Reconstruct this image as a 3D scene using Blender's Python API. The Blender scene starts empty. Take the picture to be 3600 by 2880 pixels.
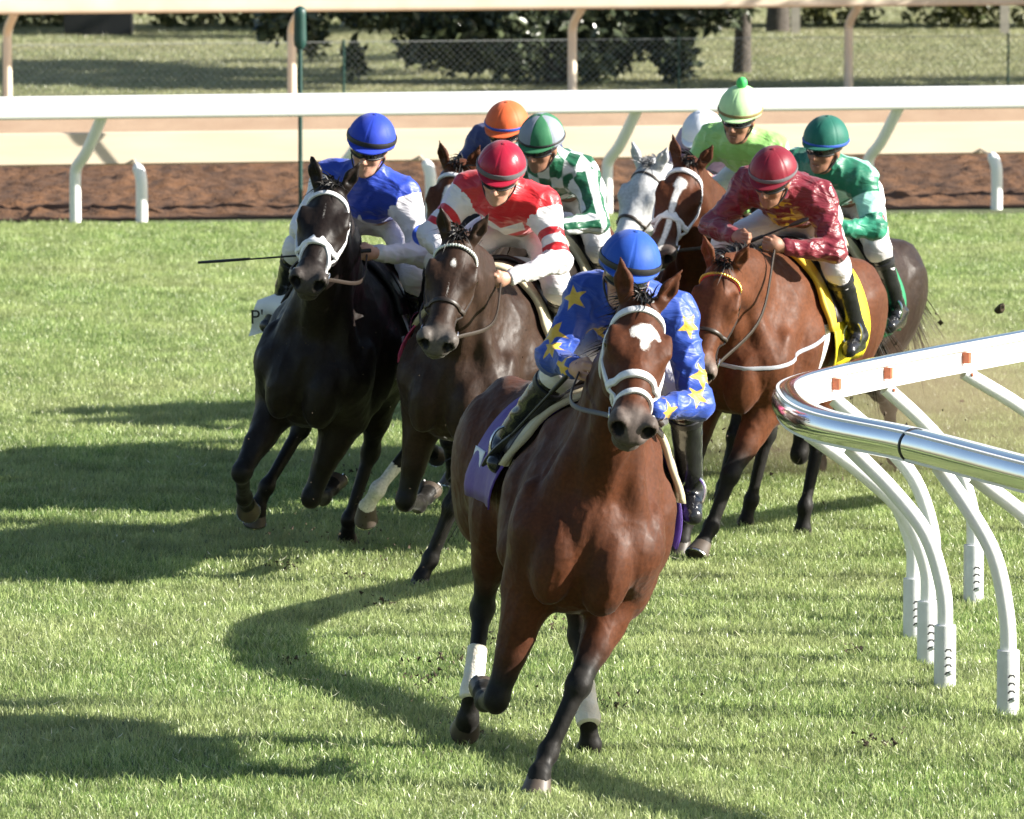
import bpy, bmesh, math, random
import numpy as np
from mathutils import Vector, Matrix

# ------------------------------------------------------------------ camera, sky, sun, exposure
scn = bpy.context.scene
COL = scn.collection
R = math.radians
random.seed(7); rng = np.random.default_rng(7)

cam_d = bpy.data.cameras.new('camera')
cam = bpy.data.objects.new('camera', cam_d); COL.objects.link(cam)
cam.location = (0, 0, 4.67)
cam.rotation_euler = (R(90 - 5.54), 0, 0)
cam_d.sensor_width = 36; cam_d.lens = 272.5
cam_d.clip_start = 0.5; cam_d.clip_end = 2000
cam_d.dof.use_dof = True; cam_d.dof.focus_distance = 35.0; cam_d.dof.aperture_fstop = 9.5
scn.camera = cam

SUN_EL, SUN_AZ = R(24.5), R(97)          # azimuth clockwise from +Y: the sun stands to the right
wd = bpy.data.worlds.new('World'); scn.world = wd; wd.use_nodes = True
nt = wd.node_tree; sky = nt.nodes.new('ShaderNodeTexSky')
sky.sky_type = 'NISHITA'; sky.sun_disc = False; sky.sun_elevation = SUN_EL; sky.sun_rotation = SUN_AZ
bg = nt.nodes['Background']; bg.inputs[1].default_value = 0.06
nt.links.new(sky.outputs[0], bg.inputs[0])
sd = bpy.data.lights.new('sun', 'SUN'); sd.energy = 5.0; sd.angle = R(0.5); sd.color = (1, .95, .86)
sun = bpy.data.objects.new('sun', sd); COL.objects.link(sun)
sv = Vector((math.sin(SUN_AZ) * math.cos(SUN_EL), math.cos(SUN_AZ) * math.cos(SUN_EL), math.sin(SUN_EL)))
sun.rotation_euler = sv.to_track_quat('Z', 'Y').to_euler(); sun.location = sv * 60
scn.view_settings.view_transform = 'Standard'; scn.view_settings.look = 'None'
scn.view_settings.exposure = 1.5; scn.view_settings.gamma = 1

# ------------------------------------------------------------------ helpers
def V(*a): return np.array(a, dtype=float)
def nrm(v): v = np.asarray(v, float); return v / (np.linalg.norm(v, axis=-1, keepdims=True) + 1e-12)

def tag(o, label=None, cat=None, group=None, kind=None):
    for k, v in (('label', label), ('category', cat), ('group', group), ('kind', kind)):
        if v: o[k] = v
    return o
def empty(name, loc=(0, 0, 0), rot=(0, 0, 0)):
    o = bpy.data.objects.new(name, None); COL.objects.link(o); o.location = loc; o.rotation_euler = rot
    o.empty_display_size = .1
    return o
def link(name, me, mat=None, parent=None):
    o = bpy.data.objects.new(name, me); COL.objects.link(o)
    if mat is not None and not me.materials:
        for m in (mat if isinstance(mat, (list, tuple)) else [mat]): me.materials.append(m)
    if parent is not None: o.parent = parent
    return o
def mesh_np(name, P, Q, smooth=True, mi=None):
    """P (n,3) verts, Q list of faces or (m,k) array"""
    me = bpy.data.meshes.new(name)
    if isinstance(Q, np.ndarray):
        m, k = Q.shape
        me.vertices.add(len(P)); me.vertices.foreach_set('co', np.asarray(P, np.float32).ravel())
        me.loops.add(m * k); me.loops.foreach_set('vertex_index', Q.astype(np.int32).ravel())
        me.polygons.add(m); me.polygons.foreach_set('loop_start', np.arange(0, m * k, k, dtype=np.int32))
        if mi is not None: me.polygons.foreach_set('material_index', np.asarray(mi, np.int32))
        me.update(calc_edges=True)
    else:
        me.from_pydata([tuple(map(float, p)) for p in P], [], [tuple(map(int, q)) for q in Q])
        if mi is not None: me.polygons.foreach_set('material_index', np.asarray(mi, np.int32))
        me.update()
    if smooth: me.polygons.foreach_set('use_smooth', np.ones(len(me.polygons), bool))
    return me
def attr(me, name, arr):
    a = me.attributes.new(name, 'FLOAT', 'POINT'); a.data.foreach_set('value', np.asarray(arr, np.float32))

class MB:                                              # collects simple pieces of ONE part
    def __init__(s): s.v = []; s.f = []; s.m = []
    def add(s, vs, fs, mi=0):
        n = len(s.v); s.v += [tuple(map(float, v)) for v in vs]; s.f += [tuple(int(i) + n for i in f) for f in fs]; s.m += [mi] * len(fs)
    def box(s, c, h, rot=None, mi=0):
        c = V(*c); vs = []
        for x in (-1, 1):
            for y in (-1, 1):
                for z in (-1, 1):
                    p = V(x * h[0], y * h[1], z * h[2])
                    if rot is not None: p = rot @ p
                    vs.append(c + p)
        s.add(vs, [(0, 1, 3, 2), (4, 6, 7, 5), (0, 4, 5, 1), (2, 3, 7, 6), (0, 2, 6, 4), (1, 5, 7, 3)], mi)
    def tube(s, pts, rad, n=8, caps=True, mi=0, closed=False):
        P = np.array(pts, float); m = len(P); rad = np.broadcast_to(np.asarray(rad, float), (m,))
        T = np.gradient(P, axis=0)
        if closed: T = np.roll(P, -1, 0) - np.roll(P, 1, 0)
        T = nrm(T); u = np.cross(T[0], [0, 0, 1.]);
        if np.linalg.norm(u) < .1: u = np.cross(T[0], [1., 0, 0])
        u = nrm(u); vs = []
        for i in range(m):
            u = nrm(u - T[i] * np.dot(u, T[i])); w = np.cross(T[i], u)
            for k in range(n):
                a = 2 * math.pi * k / n
                vs.append(P[i] + rad[i] * (math.cos(a) * u + math.sin(a) * w))
        fs = []
        for i in range(m if closed else m - 1):
            j = (i + 1) % m
            for k in range(n):
                l = (k + 1) % n; fs.append((i * n + k, i * n + l, j * n + l, j * n + k))
        if caps and not closed:
            fs.append(tuple(range(n))[::-1]); fs.append(tuple((m - 1) * n + k for k in range(n)))
        s.add(vs, fs, mi)
    def strap(s, pts, nor, w, t=.004, closed=False, mi=0):
        P = np.array(pts, float); N = nrm(np.array(nor, float)); m = len(P)
        T = (np.roll(P, -1, 0) - np.roll(P, 1, 0)) if closed else np.gradient(P, axis=0)
        T = nrm(T); B = nrm(np.cross(T, N)); w = np.broadcast_to(np.asarray(w, float), (m,))[:, None]
        C = [P - B * w / 2 - N * .004, P - B * w / 2 + N * t * .8, P - B * w * .25 + N * t * 1.25, P + B * w * .25 + N * t * 1.25, P + B * w / 2 + N * t * .8, P + B * w / 2 - N * .004]
        vs = np.stack(C, 1).reshape(-1, 3); fs = []; q = 6
        for i in range(m if closed else m - 1):
            j = (i + 1) % m
            for k in range(q): l = (k + 1) % q; fs.append((i * q + k, i * q + l, j * q + l, j * q + k))
        if not closed: fs += [tuple(range(q))[::-1], tuple((m - 1) * q + k for k in range(q))]
        s.add(vs, fs, mi)
    def lathe(s, c, ax, prof, n=16, mi=0, sx=1.):
        c = V(*c); ax = nrm(ax); u = nrm(np.cross(ax, [0.3, 1., 0.1])); w = np.cross(ax, u); vs = []; fs = []
        for (r, h) in prof:
            for k in range(n):
                a = 2 * math.pi * k / n; vs.append(c + ax * h + r * (math.cos(a) * u * sx + math.sin(a) * w))
        for i in range(len(prof) - 1):
            for k in range(n):
                l = (k + 1) % n; fs.append((i * n + k, i * n + l, (i + 1) * n + l, (i + 1) * n + k))
        fs.append(tuple(range(n))[::-1]); fs.append(tuple((len(prof) - 1) * n + k for k in range(n)))
        s.add(vs, fs, mi)
    def build(s, name, mat, parent=None, smooth=False):
        me = mesh_np(name, s.v, s.f, smooth, s.m)
        if smooth: 
            try: me.set_sharp_from_angle(angle=R(40))
            except Exception: pass
        return link(name, me, mat, parent)

# ---- materials
def nodes(m): return m.node_tree.nodes, m.node_tree.links
def pbr(name, col, rough=.5, metal=0., nscale=0, ncol=None, namt=.5, bump=0., bscale=60., spec=.5, sheen=0., coat=0., trans=0., detail=4, nmap=None, coords='Object'):
    m = bpy.data.materials.new(name); m.use_nodes = True; N, L = nodes(m); b = N['Principled BSDF']
    b.inputs['Base Color'].default_value = (*col, 1); b.inputs['Roughness'].default_value = rough; b.inputs['Metallic'].default_value = metal
    b.inputs['Specular IOR Level'].default_value = spec; b.inputs['Sheen Weight'].default_value = sheen; b.inputs['Coat Weight'].default_value = coat
    b.inputs['Transmission Weight'].default_value = trans
    tc = N.new('ShaderNodeTexCoord')
    if nscale:
        n = N.new('ShaderNodeTexNoise'); n.inputs['Scale'].default_value = nscale; n.inputs['Detail'].default_value = detail
        if nmap:
            mp = N.new('ShaderNodeMapping'); mp.inputs['Scale'].default_value = nmap; L.new(tc.outputs[coords], mp.inputs[0]); L.new(mp.outputs[0], n.inputs[0])
        else: L.new(tc.outputs[coords], n.inputs[0])
        r = N.new('ShaderNodeValToRGB'); r.color_ramp.elements[0].position = .5 - namt / 2; r.color_ramp.elements[1].position = .5 + namt / 2
        r.color_ramp.elements[0].color = (*(ncol or [c * .7 for c in col]), 1); r.color_ramp.elements[1].color = (*col, 1)
        L.new(n.outputs[0], r.inputs[0]); L.new(r.outputs[0], b.inputs['Base Color'])
    if bump:
        n2 = N.new('ShaderNodeTexNoise'); n2.inputs['Scale'].default_value = bscale; n2.inputs['Detail'].default_value = 5
        L.new(tc.outputs[coords], n2.inputs[0]); bp = N.new('ShaderNodeBump'); bp.inputs['Strength'].default_value = bump; bp.inputs['Distance'].default_value = .02
        L.new(n2.outputs[0], bp.inputs['Height']); L.new(bp.outputs[0], b.inputs['Normal'])
    return m
def a_node(N, name): a = N.new('ShaderNodeAttribute'); a.attribute_name = name; return a
def mixc(N, L, f, a, b):
    x = N.new('ShaderNodeMix'); x.data_type = 'RGBA'
    for s, val in ((x.inputs[0], f), (x.inputs[6], a), (x.inputs[7], b)):
        if hasattr(val, 'links') or hasattr(val, 'is_linked'): L.new(val, s)
        else: s.default_value = val if not isinstance(val, tuple) else (*val[:3], 1)
    return x.outputs[2]
def ramp01(N, L, src, lo, hi):
    r = N.new('ShaderNodeMapRange'); r.inputs[1].default_value = lo; r.inputs[2].default_value = hi; L.new(src, r.inputs[0]); return r.outputs[0]
def coat_mat(name, base, dark, muz, rough=.57, white=(.75, .72, .68), vary=.30, sheen=.05):
    """horse coat: body colour, black points and painted nostril shade (attribute pt), muzzle (mz), white marking (wh, signed)"""
    m = bpy.data.materials.new(name); m.use_nodes = True; N, L = nodes(m); b = N['Principled BSDF']
    tc = N.new('ShaderNodeTexCoord')
    n1 = N.new('ShaderNodeTexNoise'); n1.inputs['Scale'].default_value = 5; n1.inputs['Detail'].default_value = 3; L.new(tc.outputs['Object'], n1.inputs[0])
    c0 = mixc(N, L, ramp01(N, L, n1.outputs[0], .35, .65), tuple(c * (1 - vary) for c in base), base)
    n2 = N.new('ShaderNodeTexNoise'); n2.inputs['Scale'].default_value = 240; n2.inputs['Detail'].default_value = 2; L.new(tc.outputs['Object'], n2.inputs[0])
    pt = a_node(N, 'pt'); mz = a_node(N, 'mz'); wh = a_node(N, 'wh')
    c1 = mixc(N, L, pt.outputs['Fac'], c0, dark); c2 = mixc(N, L, mz.outputs['Fac'], c1, muz)
    ad = N.new('ShaderNodeMath'); ad.operation = 'MULTIPLY_ADD'; L.new(n2.outputs[0], ad.inputs[0]); ad.inputs[1].default_value = .014; 
    L.new(wh.outputs['Fac'], ad.inputs[2]); 
    c3 = mixc(N, L, ramp01(N, L, ad.outputs[0], .004, .012), c2, white)
    n5 = N.new('ShaderNodeTexNoise'); n5.inputs['Scale'].default_value = 70; n5.inputs['Detail'].default_value = 6; L.new(tc.outputs['Object'], n5.inputs[0])
    hv_ = N.new('ShaderNodeHueSaturation'); L.new(c3, hv_.inputs['Color']); L.new(ramp01(N, L, n5.outputs[0], .3, .7), hv_.inputs['Value'])
    fm = [x for x in N if x.bl_idname == 'ShaderNodeMapRange'][-1]; fm.inputs[3].default_value = .78; fm.inputs[4].default_value = 1.2
    L.new(hv_.outputs[0], b.inputs['Base Color'])
    n6 = N.new('ShaderNodeTexNoise'); n6.inputs['Scale'].default_value = 17; n6.inputs['Detail'].default_value = 5; L.new(tc.outputs['Object'], n6.inputs[0]); L.new(ramp01(N, L, n6.outputs[0], .3, .7), b.inputs['Roughness'])
    fm = [x for x in N if x.bl_idname == 'ShaderNodeMapRange'][-1]; fm.inputs[3].default_value = rough - .10; fm.inputs[4].default_value = rough + .12
    b.inputs['Specular IOR Level'].default_value = .17; b.inputs['Sheen Weight'].default_value = sheen; b.inputs['Sheen Roughness'].default_value = .4
    mp = N.new('ShaderNodeMapping'); mp.inputs['Scale'].default_value = (1, 1.6, .9); L.new(tc.outputs['Object'], mp.inputs[0])
    n3 = N.new('ShaderNodeTexNoise'); n3.inputs['Scale'].default_value = 9; n3.inputs['Distortion'].default_value = .8; n3.inputs['Detail'].default_value = 3; L.new(mp.outputs[0], n3.inputs[0])
    bp = N.new('ShaderNodeBump'); bp.inputs['Strength'].default_value = .22; bp.inputs['Distance'].default_value = .02; L.new(n3.outputs[0], bp.inputs['Height'])
    bp2 = N.new('ShaderNodeBump'); bp2.inputs['Strength'].default_value = .10; bp2.inputs['Distance'].default_value = .004; L.new(n2.outputs[0], bp2.inputs['Height']); L.new(bp.outputs[0], bp2.inputs['Normal'])
    L.new(bp2.outputs[0], b.inputs['Normal'])
    return m
def cloth_mat(name, c0, c1=None, c2=None, rough=.58, sheen=.15, fold=.38, fs=8.):
    """fabric whose printed pattern is read from signed attributes p1 and p2"""
    m = bpy.data.materials.new(name); m.use_nodes = True; N, L = nodes(m); b = N['Principled BSDF']; tc = N.new('ShaderNodeTexCoord')
    col = None
    n0 = N.new('ShaderNodeTexNoise'); n0.inputs['Scale'].default_value = 25; L.new(tc.outputs['Object'], n0.inputs[0])
    col = mixc(N, L, n0.outputs[0], tuple(x * .86 for x in c0), c0)
    for nm, c in (('p1', c1), ('p2', c2)):
        if c is not None: col = mixc(N, L, ramp01(N, L, a_node(N, nm).outputs['Fac'], -.0012, .0012), col, c)
    L.new(col, b.inputs['Base Color']); b.inputs['Roughness'].default_value = rough; b.inputs['Sheen Weight'].default_value = sheen
    n = N.new('ShaderNodeTexNoise'); n.inputs['Scale'].default_value = fs; n.inputs['Detail'].default_value = 3; n.inputs['Distortion'].default_value = 1.2
    mp = N.new('ShaderNodeMapping'); mp.inputs['Scale'].default_value = (1.2, .8, 2.6); L.new(tc.outputs['Object'], mp.inputs[0]); L.new(mp.outputs[0], n.inputs[0])
    bp = N.new('ShaderNodeBump'); bp.inputs['Strength'].default_value = fold; bp.inputs['Distance'].default_value = .03; L.new(n.outputs[0], bp.inputs['Height']); L.new(bp.outputs[0], b.inputs['Normal'])
    return m

M = {}
M['skin'] = pbr('skin', (.52, .30, .21), .5, nscale=30, ncol=(.44, .22, .15), bump=.1, bscale=200)
M['skin_tan'] = pbr('skin_tan', (.30, .155, .095), .5, nscale=30, ncol=(.24, .11, .07), bump=.1, bscale=200)
M['boot'] = pbr('boot_leather', (.010, .010, .012), .20, nscale=40, ncol=(.016, .016, .018), bump=.25, bscale=22, coat=.05)
M['black'] = pbr('black_webbing', (.014, .014, .016), .5, nscale=50)
M['leather'] = pbr('dark_leather', (.03, .02, .014), .45, nscale=60)
M['redleather'] = pbr('brown_leather', (.16, .03, .02), .4, nscale=60)
M['white_tack'] = pbr('white_tack', (.78, .78, .80), .45, nscale=80, ncol=(.64, .63, .63), bump=.1, bscale=150)
M['steel'] = pbr('steel', (.62, .62, .62), .22, 1.0)
M['lens'] = pbr('goggle_lens', (.012, .012, .014), .06, 0, coat=.6)
M['hoof'] = pbr('hoof_horn', (.10, .075, .055), .5, nscale=9, ncol=(.035, .028, .024), namt=.4)
M['eye'] = pbr('eye_dark', (.012, .006, .004), .08)
M['hair'] = pbr('mane_black', (.012, .010, .009), .45)
M['wrap'] = pbr('white_bandage', (.80, .77, .70), .8, nscale=14, ncol=(.66, .58, .46), bump=.3, bscale=80)
M['chamois'] = pbr('cream_pad', (.62, .55, .38), .8, nscale=18, ncol=(.52, .45, .30))
# ------------------------------------------------------------------ smooth implicit surfaces -> one continuous skin
class SDF:
    def __init__(s): s.pr = []
    def cone(s, a, b, ra, rb, k=.05, n=None, f=1., op=0):
        a = V(*a); b = V(*b); n = None if n is None else nrm(V(*n)); m = max(ra, rb) * max(1, f)
        s.pr.append((0, a, b, ra, rb, k, n, f, op, np.minimum(a, b) - m, np.maximum(a, b) + m)); return s
    def ell(s, c, r, k=.05, Rm=None, op=0):
        c = V(*c); r = V(*r); Rm = np.eye(3) if Rm is None else np.array(Rm, float)   # rows = local axes
        e = np.sqrt(((Rm * r[:, None]) ** 2).sum(0))
        s.pr.append((1, c, r, Rm, 0, k, None, 1, op, c - e, c + e)); return s
    @staticmethod
    def dist(p, X, Y, Z):
        if p[0] == 0:
            _, a, b, ra, rb, k, n, f = p[:8]; d = b - a; dd = max(float(d @ d), 1e-9)
            px = X - a[0]; py = Y - a[1]; pz = Z - a[2]
            t = np.clip((px * d[0] + py * d[1] + pz * d[2]) / dd, 0, 1)
            qx = px - t * d[0]; qy = py - t * d[1]; qz = pz - t * d[2]; rr = ra + t * (rb - ra)
            sq = qx * qx + qy * qy + qz * qz
            if n is not None and f != 1:
                c = qx * n[0] + qy * n[1] + qz * n[2]; sq = sq + c * c * (1 / f ** 2 - 1)
                return (np.sqrt(sq) - rr) * min(1, f) ** .5
            return np.sqrt(sq) - rr
        _, c, r, Rm = p[:4]
        x = X - c[0]; y = Y - c[1]; z = Z - c[2]
        l = [(Rm[i, 0] * x + Rm[i, 1] * y + Rm[i, 2] * z) / r[i] for i in range(3)]
        k0 = np.sqrt(l[0] ** 2 + l[1] ** 2 + l[2] ** 2) + 1e-9
        k1 = np.sqrt((l[0] / r[0]) ** 2 + (l[1] / r[1]) ** 2 + (l[2] / r[2]) ** 2) + 1e-9
        return k0 * (k0 - 1) / k1
    @staticmethod
    def comb(D, d, k, op):
        if op: d = -d; h = np.maximum(k - np.abs(D - d), 0) / k; return np.maximum(D, d) + h * h * k * .25
        h = np.maximum(k - np.abs(D - d), 0) / k; return np.minimum(D, d) - h * h * k * .25
    def eval(s, P):
        P = np.asarray(P, float); D = np.full(P.shape[:-1], 1.)
        for p in s.pr: D = s.comb(D, s.dist(p, P[..., 0], P[..., 1], P[..., 2]), p[5], p[8])
        return D
    def grad(s, P, e=.004):
        P = np.asarray(P, float); g = np.stack([s.eval(P + e * np.eye(3)[i]) - s.eval(P - e * np.eye(3)[i]) for i in range(3)], -1)
        return nrm(g)
    def hit(s, C, D, rmax=.6, n=90):
        """last inside->outside crossing along rays C + t D"""
        C = np.asarray(C, float); D = nrm(D); t = np.linspace(0, rmax, n)
        val = s.eval(C[:, None, :] + t[None, :, None] * D[:, None, :]); ins = val < 0; out = []
        for i in range(len(C)):
            w = np.where(ins[i, :-1] & ~ins[i, 1:])[0]
            if len(w) == 0: out.append(C[i] + D[i] * .05); continue
            j = w[0]; a, b = val[i, j], val[i, j + 1]; out.append(C[i] + D[i] * (t[j] + (t[j + 1] - t[j]) * a / (a - b)))
        return np.array(out)
    def nets(s, h):
        pos = [p for p in s.pr if not p[8]]
        lo = np.min([p[9] for p in pos], 0) - 3 * h; hi = np.max([p[10] for p in pos], 0) + 3 * h
        n = np.ceil((hi - lo) / h).astype(int) + 1
        D = np.full(n, 1., np.float32); ax = [(lo[i] + h * np.arange(n[i])).astype(np.float32) for i in range(3)]
        for p in s.pr:
            mg = p[5] + 2.5 * h
            i0 = np.maximum(np.floor((p[9] - mg - lo) / h).astype(int), 0); i1 = np.minimum(np.ceil((p[10] + mg - lo) / h).astype(int) + 1, n)
            if np.any(i1 <= i0): continue
            sl = tuple(slice(i0[i], i1[i]) for i in range(3))
            d = s.dist(p, ax[0][sl[0]][:, None, None], ax[1][sl[1]][None, :, None], ax[2][sl[2]][None, None, :])
            D[sl] = s.comb(D[sl], d, p[5], p[8])
        S = D < 0
        c = np.zeros(n - 1, np.int8)
        for a in (0, 1):
            for b in (0, 1):
                for e in (0, 1): c += S[a:n[0] - 1 + a, b:n[1] - 1 + b, e:n[2] - 1 + e]
        act = (c > 0) & (c < 8); idx = np.argwhere(act); vid = np.full(act.shape, -1, np.int32); vid[act] = np.arange(len(idx))
        i, j, k = idx.T; cv = {(a, b, e): D[i + a, j + b, k + e] for a in (0, 1) for b in (0, 1) for e in (0, 1)}
        acc = np.zeros((len(idx), 3)); cnt = np.zeros(len(idx))
        for o in cv:
            for a in range(3):
                if o[a]: continue
                o2 = tuple(o[q] + (q == a) for q in range(3)); v1, v2 = cv[o], cv[o2]; m = (v1 < 0) != (v2 < 0)
                t = np.where(m, v1 / np.where(m, v1 - v2, 1), 0)
                for q in range(3): acc[:, q] += m * (o[q] + (t if q == a else 0))
                cnt += m
        P = lo + h * (idx + acc / cnt[:, None]); F = []
        for a in range(3):
            b, e = (a + 1) % 3, (a + 2) % 3
            sl1 = [slice(None)] * 3; sl2 = [slice(None)] * 3; sl1[a] = slice(0, -1); sl2[a] = slice(1, None)
            A, B = S[tuple(sl1)], S[tuple(sl2)]; E = np.argwhere(A != B)
            E = E[(E[:, b] > 0) & (E[:, e] > 0)]
            ins = A[tuple(E.T)]; q = []
            for (ob, oe) in ((-1, -1), (0, -1), (0, 0), (-1, 0)):
                g = E.copy(); g[:, b] += ob; g[:, e] += oe; q.append(vid[tuple(g.T)])
            q = np.stack(q, 1); q[~ins] = q[~ins][:, ::-1]; F.append(q)
        return P, np.concatenate(F)

def vnormals(P, F):
    n = np.cross(P[F[:, 2]] - P[F[:, 0]], P[F[:, 3]] - P[F[:, 1]]); N = np.zeros_like(P)
    for k in range(4): np.add.at(N, F[:, k], n)
    return nrm(N)
def vnoise(P, seed=0):
    P = np.asarray(P) + seed * 17.31; i = np.floor(P).astype(np.int64); f = P - i; f = f * f * (3 - 2 * f); r = 0
    for a in (0, 1):
        for b in (0, 1):
            for c in (0, 1):
                h = ((i[..., 0] + a) * 73856093) ^ ((i[..., 1] + b) * 19349663) ^ ((i[..., 2] + c) * 83492791)
                h = (h ^ (h >> 13)) * 1274126177; h = (h ^ (h >> 16)) & 0xffff
                w = (f[..., 0] if a else 1 - f[..., 0]) * (f[..., 1] if b else 1 - f[..., 1]) * (f[..., 2] if c else 1 - f[..., 2])
                r = r + w * (h / 65535.)
    return r
def sstep(a, b, x): t = np.clip((x - a) / (b - a), 0, 1); return t * t * (3 - 2 * t)
def segd(P, a, b):
    a = V(*a); d = V(*b) - a; t = np.clip((P - a) @ d / (d @ d), 0, 1); return np.linalg.norm(P - a - t[:, None] * d, axis=1), t
def bez(pts, n):
    """Catmull-Rom through pts"""
    p = np.array(pts, float); p = np.vstack([2 * p[0] - p[1], p, 2 * p[-1] - p[-2]]); out = []; m = len(p) - 3
    for q in np.linspace(0, m - 1e-9, n):
        i = int(q); t = q - i; a, b, c, d = p[i:i + 4]
        out.append(.5 * (2 * b + (c - a) * t + (2 * a - 5 * b + 4 * c - d) * t * t + (3 * b - a - 3 * c + d) * t ** 3))
    return np.array(out)
# ------------------------------------------------------------------ the setting: turf, dirt track, lawn
RL = lambda x: 64.0 + (x + 4.2) * .2                  # line of the outer turf rail (recedes to the right)
def sheet(name, pts, z, mat, kind='structure'):
    me = mesh_np(name, [(x, y, z) for x, y in pts], [tuple(range(len(pts)))], False); o = link(name, me, mat); tag(o, kind=kind); return o
M['soil'] = pbr('turf_soil', (.085, .115, .035), .9, nscale=3.0, ncol=(.075, .075, .032), bump=.6, bscale=30, detail=8)
M['lawn'] = pbr('lawn_grass', (.20, .22, .08), .9, nscale=.9, ncol=(.22, .20, .10), bump=.8, bscale=22, detail=8, namt=.3)
sheet('ground', [(-1500, -300), (1500, -300), (1500, 2500), (-1500, 2500)], -.03, M['lawn'])
sheet('turf_course', [(-60, -5), (60, -5), (60, RL(60) + .25), (-60, RL(-60) + .25)], 0, M['soil'])
# dirt track: harrowed sheet with real lumps
M['dirt'] = pbr('track_dirt', (.135, .061, .024), .95, nscale=3.6, ncol=(.068, .030, .012), namt=.30, detail=6, bump=.8, bscale=35, nmap=(1.3, .12, 1.3))
def dirt():
    nx, ny = 400, 300; X = np.linspace(-9.5, 9.5, nx); W = np.linspace(0, 1, ny) ** 1.0
    gx, gw = np.meshgrid(X, W, indexing='ij'); gy = RL(gx) + .25 + gw * 10.8
    P = np.stack([gx, gy, 0 * gx], -1)
    q = np.stack([gx * 2.2, gy * 3.5, gx * 0], -1); q2 = np.stack([gx * 7, gy * 8, gx * 0 + 3], -1); q3 = np.stack([gx * .5, gy * 1.1, gx * 0 + 8], -1)
    amp = sstep(0, .04, gw)
    q = np.stack([gx * 5.5, gy * 5.5, gx * 0], -1); q2 = np.stack([gx * 13, gy * 13, gx * 0 + 3], -1)
    P[..., 2] = .012 + amp * (.03 * (vnoise(q3) - .35) + .06 * np.maximum(vnoise(q) - .45, 0) + .05 * vnoise(q2) ** 2)
    P[..., 2] = np.maximum(P[..., 2], .006)
    i = np.arange(nx * ny).reshape(nx, ny); Q = np.stack([i[:-1, :-1], i[1:, :-1], i[1:, 1:], i[:-1, 1:]], -1).reshape(-1, 4)
    o = link('dirt_track', mesh_np('dirt_track', P.reshape(-1, 3), Q), M['dirt']); tag(o, kind='structure')
dirt()
sheet('dirt_track_far', [(-60, RL(-60) + .25), (60, RL(60) + .25), (60, RL(60) + 17.45), (-60, RL(-60) + 17.45)], .002, M['dirt'])

M['sand'] = pbr('pale_track_sand', (.44, .30, .19), .95, nscale=3, ncol=(.36, .23, .14), detail=6, nmap=(1, .15, 1), bump=.5, bscale=30)
sheet('sand_strip', [(-40, RL(-40) + 11.1), (40, RL(40) + 11.1), (40, RL(40) + 17.4), (-40, RL(-40) + 17.4)], .055, M['sand'])

# grass: blades in metre patches, laid out by geometry nodes as ONE mass
def grass_mat(nm='grass_blade', pal=((.11, .20, .05), (.24, .35, .097), (.37, .465, .16), (.52, .575, .285), (.80, .80, .60)), far=(.43, .475, .21)):
    m = bpy.data.materials.new(nm); m.use_nodes = True; N, L = nodes(m); b = N['Principled BSDF']
    a = a_node(N, 'rnd'); r = N.new('ShaderNodeValToRGB'); e = r.color_ramp.elements
    e[0].position = 0; e[0].color = (*pal[0], 1); e[1].position = 1; e[1].color = (*pal[4], 1)
    for p, c in ((.35, pal[1]), (.66, pal[2]), (.88, pal[3])): x = e.new(p); x.color = (*c, 1)
    L.new(a.outputs['Fac'], r.inputs[0])
    g = N.new('ShaderNodeNewGeometry'); n = N.new('ShaderNodeTexNoise'); n.inputs['Scale'].default_value = .55; n.inputs['Detail'].default_value = 3
    L.new(g.outputs['Position'], n.inputs[0])
    n2 = N.new('ShaderNodeTexNoise'); n2.inputs['Scale'].default_value = 2.6; n2.inputs['Detail'].default_value = 3; L.new(g.outputs['Position'], n2.inputs[0])
    c = mixc(N, L, ramp01(N, L, n.outputs[0], .38, .68), r.outputs[0], far)
    fm = [x for x in N if x.bl_idname == 'ShaderNodeMapRange'][-1]; fm.inputs[4].default_value = .7
    hs = N.new('ShaderNodeHueSaturation'); L.new(c, hs.inputs['Color']); L.new(ramp01(N, L, n2.outputs[0], .3, .7), hs.inputs['Value'])
    fm = [x for x in N if x.bl_idname == 'ShaderNodeMapRange'][-1]; fm.inputs[3].default_value = .70; fm.inputs[4].default_value = 1.26
    L.new(hs.outputs[0], b.inputs['Base Color']); b.inputs['Roughness'].default_value = .36; b.inputs['Specular IOR Level'].default_value = .6
    t = N.new('ShaderNodeBsdfTranslucent'); L.new(hs.outputs[0], t.inputs[0]); mx = N.new('ShaderNodeMixShader'); mx.inputs[0].default_value = .38
    L.new(b.outputs[0], mx.inputs[1]); L.new(t.outputs[0], mx.inputs[2]); L.new(mx.outputs[0], N['Material Output'].inputs[0])
    return m
M['grass'] = grass_mat()
M['grass_dry'] = grass_mat('lawn_blade', ((.19, .23, .10), (.28, .32, .15), (.36, .37, .20), (.44, .41, .26), (.55, .49, .34)), (.42, .40, .24))
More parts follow.
